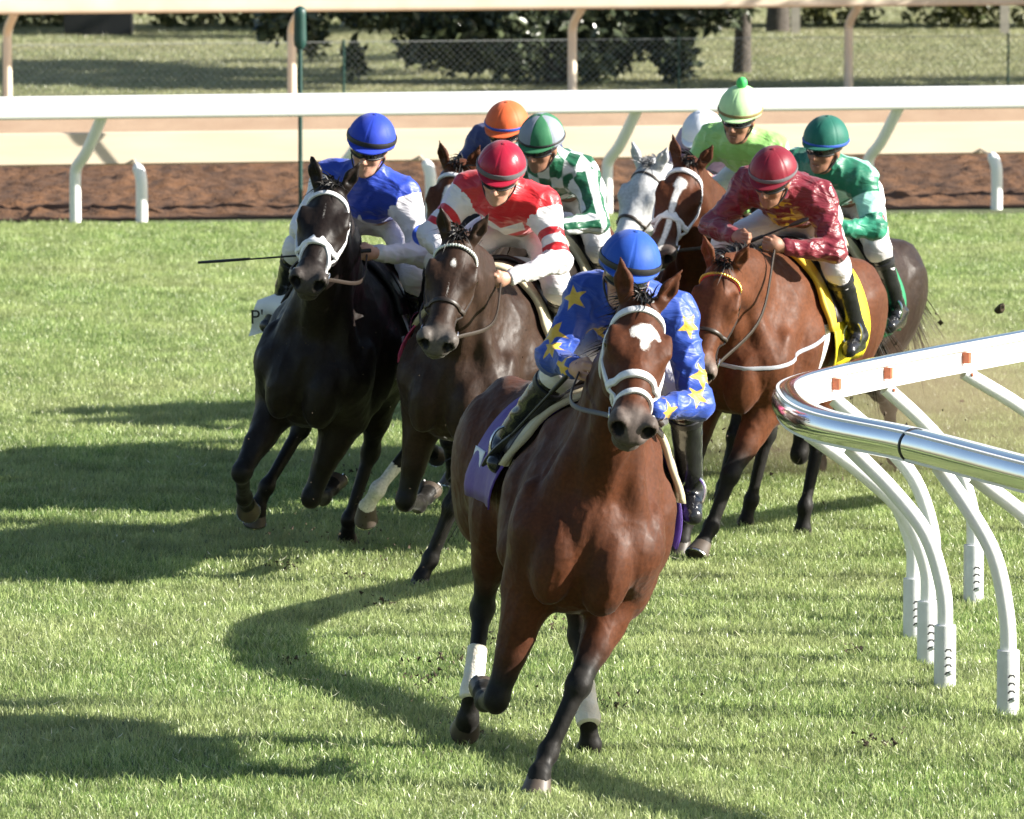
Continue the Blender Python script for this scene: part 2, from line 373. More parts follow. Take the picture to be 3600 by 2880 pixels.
def grass_patch(seed, nb, size, hmin, hmax, wd, mat='grass'):
    g = np.random.default_rng(seed); x = g.uniform(-size / 2, size / 2, nb); y = g.uniform(-size / 2, size / 2, nb)
    cl = vnoise(np.stack([x * 9, y * 9, x * 0 + seed], -1)); h = (hmin + (hmax - hmin) * g.random(nb) ** 1.6) * (.7 + .6 * cl)
    az = g.uniform(0, 6.283, nb); ln = g.uniform(.05, .85, nb) * h; fa = g.uniform(0, 6.283, nb); w = wd * g.uniform(.7, 1.4, nb)
    dx, dy = np.cos(az), np.sin(az); sx, sy = np.cos(fa) * w / 2, np.sin(fa) * w / 2
    def pt(t, o): return np.stack([x + dx * ln * t * t + sx * o, y + dy * ln * t * t + sy * o, h * (t - .18 * t * t) - .002], -1)
    P = np.stack([pt(0, -1), pt(0, 1), pt(.5, .9), pt(.5, -.9), pt(.85, .5), pt(.85, -.5), pt(1, 0)], 1)
    b = np.arange(nb)[:, None] * 7
    F = np.concatenate([b + [0, 1, 2], b + [0, 2, 3], b + [3, 2, 4], b + [3, 4, 5], b + [5, 4, 6]])
    me = mesh_np('grass_patch', P.reshape(-1, 3), F.astype(int), False)
    attr(me, 'rnd', np.repeat(np.clip(g.random(nb) * .92 + .1 * (cl - .5), 0, 1), 7)); me.materials.append(M[mat])
    return bpy.data.objects.new('grass_patch', me)
def scatter(name, pts, protos, mats):
    me = bpy.data.meshes.new(name); me.from_pydata(pts, [], []); o = link(name, me)
    ng = bpy.data.node_groups.new(name, 'GeometryNodeTree')
    ng.interface.new_socket('Geometry', in_out='INPUT', socket_type='NodeSocketGeometry'); ng.interface.new_socket('Geometry', in_out='OUTPUT', socket_type='NodeSocketGeometry')
    N, L = ng.nodes, ng.links; gi = N.new('NodeGroupInput'); go = N.new('NodeGroupOutput'); ip = N.new('GeometryNodeInstanceOnPoints')
    gt = N.new('GeometryNodeGeometryToInstance')
    for p in protos:
        oi = N.new('GeometryNodeObjectInfo'); oi.inputs[0].default_value = p; L.new(oi.outputs['Geometry'], gt.inputs[0])
    rv = N.new('FunctionNodeRandomValue'); rv.data_type = 'INT'; rv.inputs[4].default_value = 0; rv.inputs[5].default_value = len(protos) - 1
    rr = N.new('FunctionNodeRandomValue'); rr.data_type = 'INT'; rr.inputs[4].default_value = 0; rr.inputs[5].default_value = 3; rr.inputs['Seed'].default_value = 5
    mu = N.new('ShaderNodeMath'); mu.operation = 'MULTIPLY'; mu.inputs[1].default_value = math.pi / 2; L.new(rr.outputs[2], mu.inputs[0])
    cx = N.new('ShaderNodeCombineXYZ'); L.new(mu.outputs[0], cx.inputs[2])
    L.new(gi.outputs[0], ip.inputs['Points']); L.new(gt.outputs[0], ip.inputs['Instance']); ip.inputs['Pick Instance'].default_value = True
    L.new(rv.outputs[2], ip.inputs['Instance Index']); L.new(cx.outputs[0], ip.inputs['Rotation']); L.new(ip.outputs[0], go.inputs[0])
    md = o.modifiers.new('scatter', 'NODES'); md.node_group = ng
    return o
if True:
    pr = [grass_patch(s, 7000, 1.04, .018, .060, .0036) for s in range(5)]
    pts = [(x, y, 0) for x in np.arange(-9.5, 9.6, 1.0) for y in np.arange(26.5, 67, 1.0) if y < RL(x) - .25 and abs(x) < 3.2 + y * .09]
    o = scatter('turf_grass', pts, pr, None); tag(o, 'short mown racing turf with paler blades under the running horses', 'grass', kind='stuff')
    pr2 = [grass_patch(s + 20, 2600, 1.04, .03, .075, .008, 'grass_dry') for s in range(3)]
    pts = [(x, y, -.03) for x in np.arange(-9.5, 9.6, 1.0) for y in np.arange(80.5, 104, 1.0) if y > RL(x) + 18.3]
    o = scatter('lawn_cover', pts, pr2, None); tag(o, 'rough lawn beyond the dirt track and the wire fence', 'grass', kind='stuff')

# ------------------------------------------------------------------ rails
M['rail_white'] = pbr('white_rail_plastic', (.86, .86, .86), .38, nscale=2.2, ncol=(.80, .80, .79), namt=.6, bump=.03, bscale=20)
M['rail_sunwarm'] = pbr('sun_warmed_rail', (.76, .68, .55), .5, nscale=3, ncol=(.68, .58, .44), namt=.5)  # warm sunlight on the rail is put into the colour as cream
M['alu'] = pbr('polished_aluminium', (.86, .87, .89), .11, 1.0, nscale=3, ncol=(.74, .75, .78), bump=.03, bscale=14)
M['rust'] = pbr('orange_bracket', (.42, .11, .04), .6, nscale=40, ncol=(.25, .07, .03))
M['slot'] = pbr('slot_shadow', (.05, .05, .05), .8)
M['sleeve'] = pbr('white_sleeve_plastic', (.74, .75, .76), .55, nscale=14, ncol=(.58, .59, .58), namt=.7, bump=.05, bscale=40)

ZR = 1.16
ctrl = [(4.6, 42.6), (3.4, 41.0), (2.51, 39.4), (1.80, 38.06), (1.38, 37.1), (1.31, 36.3), (1.42, 35.4), (1.80, 34.5), (2.2, 33.3), (2.55, 32.3), (3.03, 31.2), (3.8, 29.8), (4.8, 28.2)]
RC = bez([(x, y, ZR) for x, y in ctrl], 150)
def rail_frame(P):
    T = np.gradient(P, axis=0); T[:, 2] = 0; T = nrm(T); out = np.stack([T[:, 1], -T[:, 0], 0 * T[:, 0]], -1)   # outward (course side) normal
    return T, out
def sweep(P, prof):
    """closed profile (o,z) swept along P; o = outward"""
    T, O = rail_frame(P); n = len(prof); vs = []; fs = []
    for p, o in zip(P, O):
        for (a, z) in prof: vs.append(p + o * a + V(0, 0, z))
    for i in range(len(P) - 1):
        for k in range(n): l = (k + 1) % n; fs.append((i * n + k, i * n + l, (i + 1) * n + l, (i + 1) * n + k))
    fs += [tuple(range(n)), tuple((len(P) - 1) * n + k for k in range(n))[::-1]]
    return vs, fs
t0 = empty('turf_rail', (2.2, 36.3, 0))
tag(t0, 'white gooseneck inside rail bending sharply with polished aluminium cover at right', 'rail')
def loc(P): return [V(*p) - V(2.2, 36.3, 0) for p in P]
T_, O_ = rail_frame(RC)
if np.mean(O_[60:80, 0]) > 0: RC = RC[::-1]
# polished cover on the course side, two lengths meeting under a dark band
half = [(.078 * math.cos(a) + .0, .078 * math.sin(a)) for a in np.linspace(R(112), R(-112), 22)]
inner = [(.072 * math.cos(a), .072 * math.sin(a)) for a in np.linspace(R(-112), R(112), 22)]
j = int(np.argmin(np.hypot(RC[:, 0] - 1.80, RC[:, 1] - 34.5)))
for a, b in ((0, j + 1), (j, len(RC))):
    vs, fs = sweep(RC[a:b], half + inner); mb = MB(); mb.add(loc(vs), fs); mb.build('rail_cover', M['alu'], t0, True)
ring = [(.082 * math.cos(a), .082 * math.sin(a)) for a in np.linspace(R(116), R(-116), 22)]
vs, fs = sweep(RC[j - 1:j + 2][::1] * V(1, 1, 1), ring + inner)
T1, O1 = rail_frame(RC[j - 1:j + 2]); c = RC[j]
vs, fs = sweep(np.array([c - T1[1] * .008, c + T1[1] * .008]), ring + inner); mb = MB(); mb.add(loc(vs), fs); mb.build('joint_band', M['black'], t0, True)
# white channel on the infield side with a hollow web
ch = [(.055, .066), (-.052, .074), (-.062, .070), (-.062, .040), (-.030, .034), (-.030, -.040), (-.062, -.046), (-.062, -.070), (-.052, -.074), (.055, -.066)]
vs, fs = sweep(RC, ch); mb = MB(); mb.add(loc(vs), fs); mb.build('channel', M['rail_white'], t0)
posts = [((1.92, 36.8), (1.28, 36.5)), ((1.94, 35.9), (1.31, 35.8)), ((1.97, 35.0), (1.50, 35.15)), ((2.20, 34.1), (1.87, 34.3)), ((2.29, 38.2), (1.86, 38.1)),
         ((2.05, 37.45), (1.56, 37.5)), ((2.95, 39.1), (2.25, 38.9)), ((3.35, 40.0), (2.7, 39.7)), ((2.58, 33.85), (2.0, 33.95)), ((3.0, 32.6), (2.36, 32.8)), ((4.1, 41.2), (3.5, 41.1))]
for (bx, by), (tx, ty) in posts:
    k = int(np.argmin(np.hypot(RC[:, 0] - tx, RC[:, 1] - ty))); q = RC[k]; Tk, Ok = rail_frame(RC[k - 1:k + 2]); inn = -Ok[1]
    top = q + inn * .035 + V(0, 0, -.075); b0 = V(bx, by, 0); dv = nrm(V(top[0] - bx, top[1] - by, 0)); L_ = math.hypot(top[0] - bx, top[1] - by)
    pts = bez([b0, b0 + V(0, 0, .28), b0 + V(0, 0, .46) + dv * .012, b0 + V(0, 0, .70) + dv * L_ * .20, b0 + V(0, 0, .90) + dv * L_ * .56, top], 26)
    mb = MB(); mb.tube(loc(pts), .0365, 14); po = mb.build('post', M['rail_white'], t0, True)
    mb = MB(); mb.lathe(loc([b0])[0], (0, 0, 1), [(.050, -.02), (.050, .285), (.0485, .291), (.0375, .292)], 20); sl = mb.build('sleeve', M['sleeve'], po, True)
    mb = MB(); ga = RL  # orange bracket and bolt where the post hangs from the channel
    yaw = math.atan2(inn[1], inn[0]); rz = np.array(Matrix.Rotation(yaw, 3, 'Z'))
    mb.box(loc([q + inn * .050 + V(0, 0, -.002)])[0], (.018, .015, .028), rz); mb.build('bracket', M['rust'], t0)
    mb = MB(); mb.lathe(loc([q + inn * .075 + V(0, 0, -.085)])[0], inn, [(.008, -.012), (.011, -.006), (.011, .008), (.006, .012)], 8); mb.build('bolt', M['rust'], t0)
    if by < 38.5 and bx < 2.5:
        for s_ in range(4):
            mb = MB(); zz = .075 + .035 * s_; a0 = -math.pi / 2 + .28
            arc = [V(bx, by, zz + (.004 if abs(a) < .24 else -.004)) + .0502 * V(math.cos(a0 + a), math.sin(a0 + a), 0) for a in np.linspace(-.36, .36, 9)]
            mb.strap(loc(arc), [V(math.cos(a0 + a), math.sin(a0 + a), 0) for a in np.linspace(-.36, .36, 9)], .007, .0008); mb.build('slot', M['slot'], sl)
        mb = MB(); mb.lathe(loc([V(bx, by, .078) + .050 * V(math.cos(a0 + .25), math.sin(a0 + .25), 0)])[0], (math.cos(a0), math.sin(a0), 0), [(.011, 0), (.011, .006), (.006, .011)], 10); mb.build('bolt', M['sleeve'], sl, True)

# outer turf rail with gooseneck posts, and the low board rail of the dirt track behind it
def line(x, off): return V(x, RL(x) + off, 0)
t1 = empty('outer_rail', (0, RL(0), 0)); o1 = V(0, RL(0), 0)
tag(t1, 'long white gooseneck rail along the far edge of the turf', 'rail')
xs = np.linspace(-14, 14, 30); P = np.array([line(x, -.40) + V(0, 0, .985) for x in xs])
prof = [(.060 * math.copysign(abs(math.cos(a)) ** .45, math.cos(a)), .095 * math.copysign(abs(math.sin(a)) ** .32, math.sin(a))) for a in np.linspace(0, 2 * math.pi, 40, endpoint=False)]
vs, fs = sweep(P, prof); mb = MB(); mb.add([V(*v) - o1 for v in vs], fs); mb.build('top_rail', M['rail_white'], t1, True)
for k in range(-5, 6):
    x = -3.62 + 2.21 * (k + .0); b0 = line(x, 0); top = line(x + .25, -.38) + V(0, 0, .92)
    pts = bez([b0 - V(0, 0, .02), b0 + V(0, 0, .34), b0 + V(.015, -.02, .47), b0 + (top - b0) * V(.42, .42, .66), top], 20)
    mb = MB(); mb.tube([p - o1 for p in pts], .048, 12); mb.build('post', M['rail_white'], t1, True)
t2 = empty('low_rail', (0, RL(0) + .2, 0)); o2 = V(0, RL(0) + .2, 0)
tag(t2, 'low cream board rail on short posts at the inner edge of the dirt track', 'rail')
P = np.array([line(x, .85) + V(0, 0, .565) for x in xs])
vs, fs = sweep(P, [(.07, -.135), (.085, -.12), (.02, .13), (.0, .14), (-.02, .135), (.05, -.135)]); mb = MB(); mb.add([V(*v) - o2 for v in vs], fs); mb.build('board', pbr('cream_board_paint', (.62, .53, .40), .6, nscale=2, ncol=(.54, .45, .33), namt=.5, nmap=(.6, 1, 5)), t2)
for k in range(-4, 6):
    x = -3.08 + 2.40 * k; b0 = line(x, .10)
    pts = bez([b0 - V(0, 0, .02), b0 + V(0, 0, .30), b0 + V(-.015, .02, .40), b0 + V(-.05, .06, .47)], 16)
    mb = MB(); mb.tube([p - o2 for p in pts], [.050] * 13 + [.047, .040, .026], 12); mb.build('post', M['rail_white'], t2, True)
    mb = MB(); mb.tube([b0 + V(-.045, .06, .455) - o2, b0 + V(-.10, .70, .47) - o2], .013, 8); mb.build('arm', M['rail_sunwarm'], t2, True)
# rail on the far side of the dirt track
FO = 17.3
t3 = empty('far_rail', (0, RL(0) + FO, 0)); o3 = V(0, RL(0) + FO, 0); tag(t3, 'rail tinted cream as in warm sunlight on the far side of the dirt track before the lawn', 'rail')
P = np.array([line(x, FO - .38) + V(0, 0, 1.075) for x in np.linspace(-18, 18, 30)])
vs, fs = sweep(P, [(.075 * math.copysign(abs(math.cos(a)) ** .5, math.cos(a)), .10 * math.copysign(abs(math.sin(a)) ** .4, math.sin(a))) for a in np.linspace(0, 2 * math.pi, 36, endpoint=False)])
mb = MB(); mb.add([V(*v) - o3 for v in vs], fs); mb.build('top_rail', M['rail_sunwarm'], t3, True)
for k in range(-3, 6):
    x = -5.28 + 2.96 * k; b0 = line(x, FO); top = line(x + .10, FO - .36) + V(0, 0, .99)
    pts = bez([b0 - V(0, 0, .02), b0 + V(0, 0, .6), b0 + V(.01, -.04, .80), top], 16); mb = MB(); mb.tube([p - o3 for p in pts], .048, 12); mb.build('post', M['rail_sunwarm'], t3, True)

# green marker pole between the rails
M['green_pole'] = pbr('dark_green_paint', (.012, .06, .05), .45, nscale=12)
p0 = line(-1.77, .25); t4 = empty('marker_pole', p0); tag(t4, 'thin dark green pole with thick padded head standing behind the white rail', 'pole')
mb = MB(); mb.tube([(0, 0, -.02), (0, 0, 1.5)], .019, 10); mb.build('shaft', M['green_pole'], t4, True)
mb = MB(); mb.lathe((0, 0, 0), (0, 0, 1), [(.03, 1.42), (.05, 1.45), (.055, 1.5), (.05, 1.7), (.054, 1.73), (.04, 1.76), (.01, 1.775)], 14); mb.build('padded_head', M['green_pole'], t4, True)

# chain link fence
M['wire'] = pbr('galvanised_wire', (.34, .36, .35), .6, .2)
FF = FO + 1.1; fz = .58; t5 = empty('wire_fence', (0, RL(0) + FF, 0)); o5 = V(0, RL(0) + FF, 0); tag(t5, 'low chain link fence in front of the dark leafy tree', 'fence')
mb = MB(); cell = .075
def fp(x, z): return line(x, FF) + V(0, 0, z) - o5
for sgn in (1, -1):
    for x in np.arange(-10, 10.8, cell):
        a, b = (fp(x, 0), fp(x + sgn * fz, fz)); d = b - a; u = nrm(np.cross(d, [0, 1, 0])) * .002; w = V(0, .002, 0)
        mb.add([a + u, a - u * .5 + w, a - u * .5 - w, b + u, b - u * .5 + w, b - u * .5 - w], [(0, 1, 4, 3), (1, 2, 5, 4), (2, 0, 3, 5)])
wm = mb.build('wire_mesh', M['wire'], t5); wm['kind'] = 'stuff'
mb = MB(); mb.tube([fp(-10, fz), fp(0, fz), fp(10, fz)], .004, 6); mb.build('top_wire', M['wire'], t5, True)
for x in np.arange(-9, 10, 3.6): mb = MB(); mb.tube([fp(x, -.03), fp(x, fz + .03)], .012, 8); mb.build('post', M['green_pole'], t5, True)

# ------------------------------------------------------------------ trees, hedge, lawn furniture
def leaf_mat(name, c, c2, rough=.3, tr=.2):
    m = bpy.data.materials.new(name); m.use_nodes = True; N, L = nodes(m); b = N['Principled BSDF']; a = a_node(N, 'rnd')
    col = mixc(N, L, a.outputs['Fac'], c, c2); L.new(col, b.inputs['Base Color']); b.inputs['Roughness'].default_value = rough
    t = N.new('ShaderNodeBsdfTranslucent'); L.new(col, t.inputs[0]); mx = N.new('ShaderNodeMixShader'); mx.inputs[0].default_value = tr
    L.new(b.outputs[0], mx.inputs[1]); L.new(t.outputs[0], mx.inputs[2]); L.new(mx.outputs[0], N['Material Output'].inputs[0]); return m
M['leaf_dark'] = leaf_mat('glossy_dark_leaf', (.040, .055, .034), (.095, .115, .06), .25, .15)  # leaf colours lifted and greyed to stand for distance haze
M['leaf_olive'] = leaf_mat('hedge_leaf', (.05, .07, .02), (.17, .17, .06), .5, .25)
M['bark'] = pbr('grey_bark', (.10, .085, .07), .9, nscale=10, ncol=(.05, .042, .035), bump=.8, bscale=30)
def leaves(name, blobs, n, size, mat, parent, seed):
    g = np.random.default_rng(seed); P = []; rn = []; w = np.array([b[1][0] * b[1][1] * b[1][2] for b in blobs]) ** .7; w /= w.sum()
    ci = g.choice(len(blobs), n, p=w); c = np.array([b[0] for b in blobs])[ci]; r = np.array([b[1] for b in blobs])[ci]
    d = nrm(g.normal(size=(n, 3))) * (g.random((n, 1)) ** .45); p = c + d * r
    u = nrm(g.normal(size=(n, 3))); v = nrm(np.cross(u, g.normal(size=(n, 3)))); L_ = size * g.uniform(.6, 1.3, (n, 1)); wn = np.cross(u, v) * L_ * .12
    Q = np.stack([p, p + u * L_ * .4 + v * L_ * .26 + wn, p + u * L_, p + u * L_ * .4 - v * L_ * .26 + wn], 1)
    F = np.arange(n * 4).reshape(n, 4); F = np.concatenate([F[:, [0, 1, 2]], F[:, [0, 2, 3]]])
    me = mesh_np(name, Q.reshape(-1, 3), F, False); attr(me, 'rnd', np.repeat(g.random(n), 4)); return link(name, me, mat, parent)
def trunk(pts, rad, parent, name='trunk'):
    mb = MB(); mb.tube(bez(pts, 14), np.interp(np.linspace(0, 1, 14), [0, .15, 1], [rad[0] * 1.35, rad[0], rad[1]]), 10); return mb.build(name, M['bark'], parent, True)
# the dark magnolia-like tree in the middle, crown down to the grass
g = np.random.default_rng(3); t6 = empty('dark_tree', (.5, 85.5, -.03)); tag(t6, 'dark glossy leaved tree with skirts touching the lawn behind the wire fence', 'tree')
trunk([(0, 0, 0), (.05, 0, 1.5), (0, .1, 4.2)], (.13, .05), t6)
for k in range(7):
    a = k * .9; trunk([(0, 0, .8 + .35 * k), (.7 * math.cos(a), .4 * math.sin(a), 1.1 + .35 * k), (1.5 * math.cos(a), .9 * math.sin(a), 1.0 + .4 * k)], (.05, .015), t6, 'limb')
bl = [((-1.55, .0, .85), (.5, .5, .22)), ((-.9, 0, .55), (.55, .6, .42)), ((-.35, -.2, .45), (.5, .5, .42)), ((.3, .1, .6), (.6, .6, .45)), ((.95, 0, .5), (.25, .4, .3)), ((1.25, .1, .95), (.5, .5, .35)), ((.3, -.4, .25), (.18, .3, .22)),
      ((-1.75, 0, .3), (.1, .2, .2)), ((1.05, -.1, .28), (.16, .3, .22))]
for k in range(34):
    z = g.uniform(.9, 4.6); rr = 2.0 * math.sqrt(max(.05, 1 - ((z - 1.4) / 3.6) ** 2)); a = g.uniform(0, 6.28); q = g.random() ** .5 * rr
    bl.append(((q * math.cos(a), q * math.sin(a) * .8, z), (g.uniform(.3, .6), g.uniform(.3, .6), g.uniform(.22, .4))))
bl = [((a[0] * 1.28, a[1], a[2]), (b[0] * 1.2, b[1], b[2])) for a, b in bl]
leaves('crown', bl, 34000, .15, M['leaf_dark'], t6, 4)
t7 = empty('young_tree', (-2.42, 85.0, -.03)); tag(t7, 'young tree with drooping dark leaves behind the green pole', 'tree')
trunk([(0, 0, 0), (.02, 0, 1.2), (0, 0, 2.6)], (.035, .015), t7)
leaves('crown', [((-.16, 0, .70), (.27, .25, .17)), ((.14, 0, .64), (.28, .25, .22)), ((.02, 0, .85), (.36, .3, .2)), ((.0, 0, 1.2), (.4, .4, .35)), ((.1, .1, 1.8), (.5, .5, .5)), ((0, 0, 2.4), (.35, .35, .4)), ((.24, 0, .46), (.12, .1, .12))], 2900, .15, M['leaf_dark'], t7, 9)
def lawn_tree(x, y, r, h, label, seed):
    t = empty('shade_tree', (x, y, -.03)); tag(t, label, 'tree', 'shade trees on the lawn'); g = np.random.default_rng(seed)
    trunk([(0, 0, 0), (.03, 0, h * .3), (-.05, .05, h * .62), (0, 0, h * .8)], (r, r * .35), t)
    for k in range(5):
        a = k * 1.26 + seed; trunk([(0, 0, h * (.36 + .07 * k)), (.9 * math.cos(a), .9 * math.sin(a), h * (.46 + .07 * k)), (2 * math.cos(a), 2 * math.sin(a), h * (.52 + .07 * k))], (r * .4, .02), t, 'limb')
    bl = [((g.normal() * 1.3, g.normal() * 1.3, h * (.68 + .14 * g.normal())), tuple(g.uniform(.5, 1.1, 3) * (1, 1, .7))) for _ in range(22)]
    leaves('crown', bl, 7000, .2, M['leaf_dark'], t, seed)
lawn_tree(2.60, 87.6, .085, 6.0, 'shade tree with straight dark trunk right of the dark leafy tree', 11)
lawn_tree(3.33, 97.2, .12, 6.5, 'shade tree with far dark trunk beside a pale post by the hedge', 12)
lawn_tree(9.0, 83.5, .12, 3.4, 'shade tree right of the view throwing a band of shade over the lawn', 13)
lawn_tree(16.5, 86.5, .13, 5.2, 'shade tree far to the right of the view on the lawn', 15)
# hedge at the back of the lawn
t8 = empty('hedge', (0, 98.5, -.03)); tag(t8, 'patchy olive hedge closing off the lawn at the top', 'hedge')
for k in range(14):
    g = np.random.default_rng(40 + k); x0 = -11 + k * 1.65
    leaves('shrub', [((x0 + g.normal() * .3, g.normal() * .2, .25 + .3 * q), (.75, .5, .35)) for q in range(4)], 2000, .13, M['leaf_olive'] if g.random() < .72 else M['leaf_dark'], t8, 60 + k)
M['pale'] = pbr('pale_post_paint', (.55, .50, .42), .7, nscale=9)
for x, y, lab in ((3.54, 96.8, 'pale square post beside the far dark trunk near the hedge'), (6.15, 96.8, 'pale square post standing alone by the hedge at the right edge')):
    t = empty('lawn_post', (x, y, -.03)); tag(t, lab, 'post', 'pale posts by the hedge')
    mb = MB(); mb.box((0, 0, .55), (.055, .055, .55)); po = mb.build('shaft', M['pale'], t); mb = MB(); mb.box((0, 0, 1.12), (.07, .07, .02)); mb.build('cap', M['pale'], t)
t = empty('equipment_box', (-5.15, 96.6, -.03)); tag(t, 'low black box standing in front of the hedge at the left', 'box')
mb = MB(); mb.box((0, 0, .36), (.42, .25, .33)); mb.build('body', pbr('black_box_paint', (.012, .013, .014), .5), t); mb = MB(); mb.box((0, 0, .71), (.45, .28, .025)); mb.build('lid', M['black'], t)
for s_ in (-1, 1): mb = MB(); mb.box((.34 * s_, 0, .015), (.05, .2, .018)); mb.build('foot', M['black'], t)
# ------------------------------------------------------------------ horses
def drape(sdf, xs, phis, cz, off, thick, name, mat, parent, wave=0., seed=0, edge=None, cy=0.):
    """cloth laid over the trunk: rays from the trunk axis, offset from the skin, with real thickness"""
    nx, nf = len(xs), len(phis); C = []; D = []
    for i, x in enumerate(xs):
        for f in phis: C.append((x, cy(x) if callable(cy) else cy, cz)); D.append((0, math.sin(f), math.cos(f)))
    P = sdf.hit(np.array(C), np.array(D), .62, 70); N = nrm(np.array(D)); f = np.array([abs(p) for _ in xs for p in phis]); m = max(abs(p) for p in phis)
    o = off + wave * sstep(.45 * m, m, f) * (.25 + vnoise(P * V(9, 4, 4), seed))
    A = P + N * o[:, None]; B = A + N * thick
    if edge is not None: A = edge(A); B = edge(B)
    n = nx * nf; idx = np.arange(n).reshape(nx, nf); q = np.stack([idx[:-1, :-1], idx[1:, :-1], idx[1:, 1:], idx[:-1, 1:]], -1).reshape(-1, 4)
    F = [tuple(t) for t in (q[:, ::-1] + n)] + [tuple(t) for t in q]
    bd = list(idx[0, :]) + list(idx[1:, -1]) + list(idx[-1, -2::-1]) + list(idx[-2:0:-1, 0])
    for a, b in zip(bd, bd[1:] + bd[:1]): F.append((a, b, b + n, a + n))
    me = mesh_np(name, np.vstack([A, B]), F, True)
    bm = bmesh.new(); bm.from_mesh(me); bmesh.ops.recalc_face_normals(bm, faces=bm.faces); bm.to_mesh(me); bm.free()
    return link(name, me, mat, parent)
def strands(name, roots, dirs, lens, wid, mat, parent, seed, droop=.5, seg=4, side=None):
    g = np.random.default_rng(seed); vs = []; fs = []
    for r, d, L_ in zip(roots, dirs, lens):
        d = nrm(d); b = nrm(np.cross(d, g.normal(size=3))); c = g.normal(size=3) * .18; k = len(vs)
        for s in range(seg + 1):
            t = s / seg; p = r + d * L_ * t + (c * t * t + V(0, 0, -droop * t * t)) * L_; w = wid * (1 - t) ** .6 * .5
            vs += [p - b * w, p + b * w]
        for s in range(seg): fs.append((k + 2 * s, k + 2 * s + 1, k + 2 * s + 3, k + 2 * s + 2))
    me = mesh_np(name, np.array(vs), np.array(fs), True); o = link(name, me, mat, parent); return o
def ldir(th, ph, s): th = R(th); ph = R(ph); return V(math.sin(th), s * math.sin(ph) * math.cos(th), -math.cos(th) * math.cos(ph))

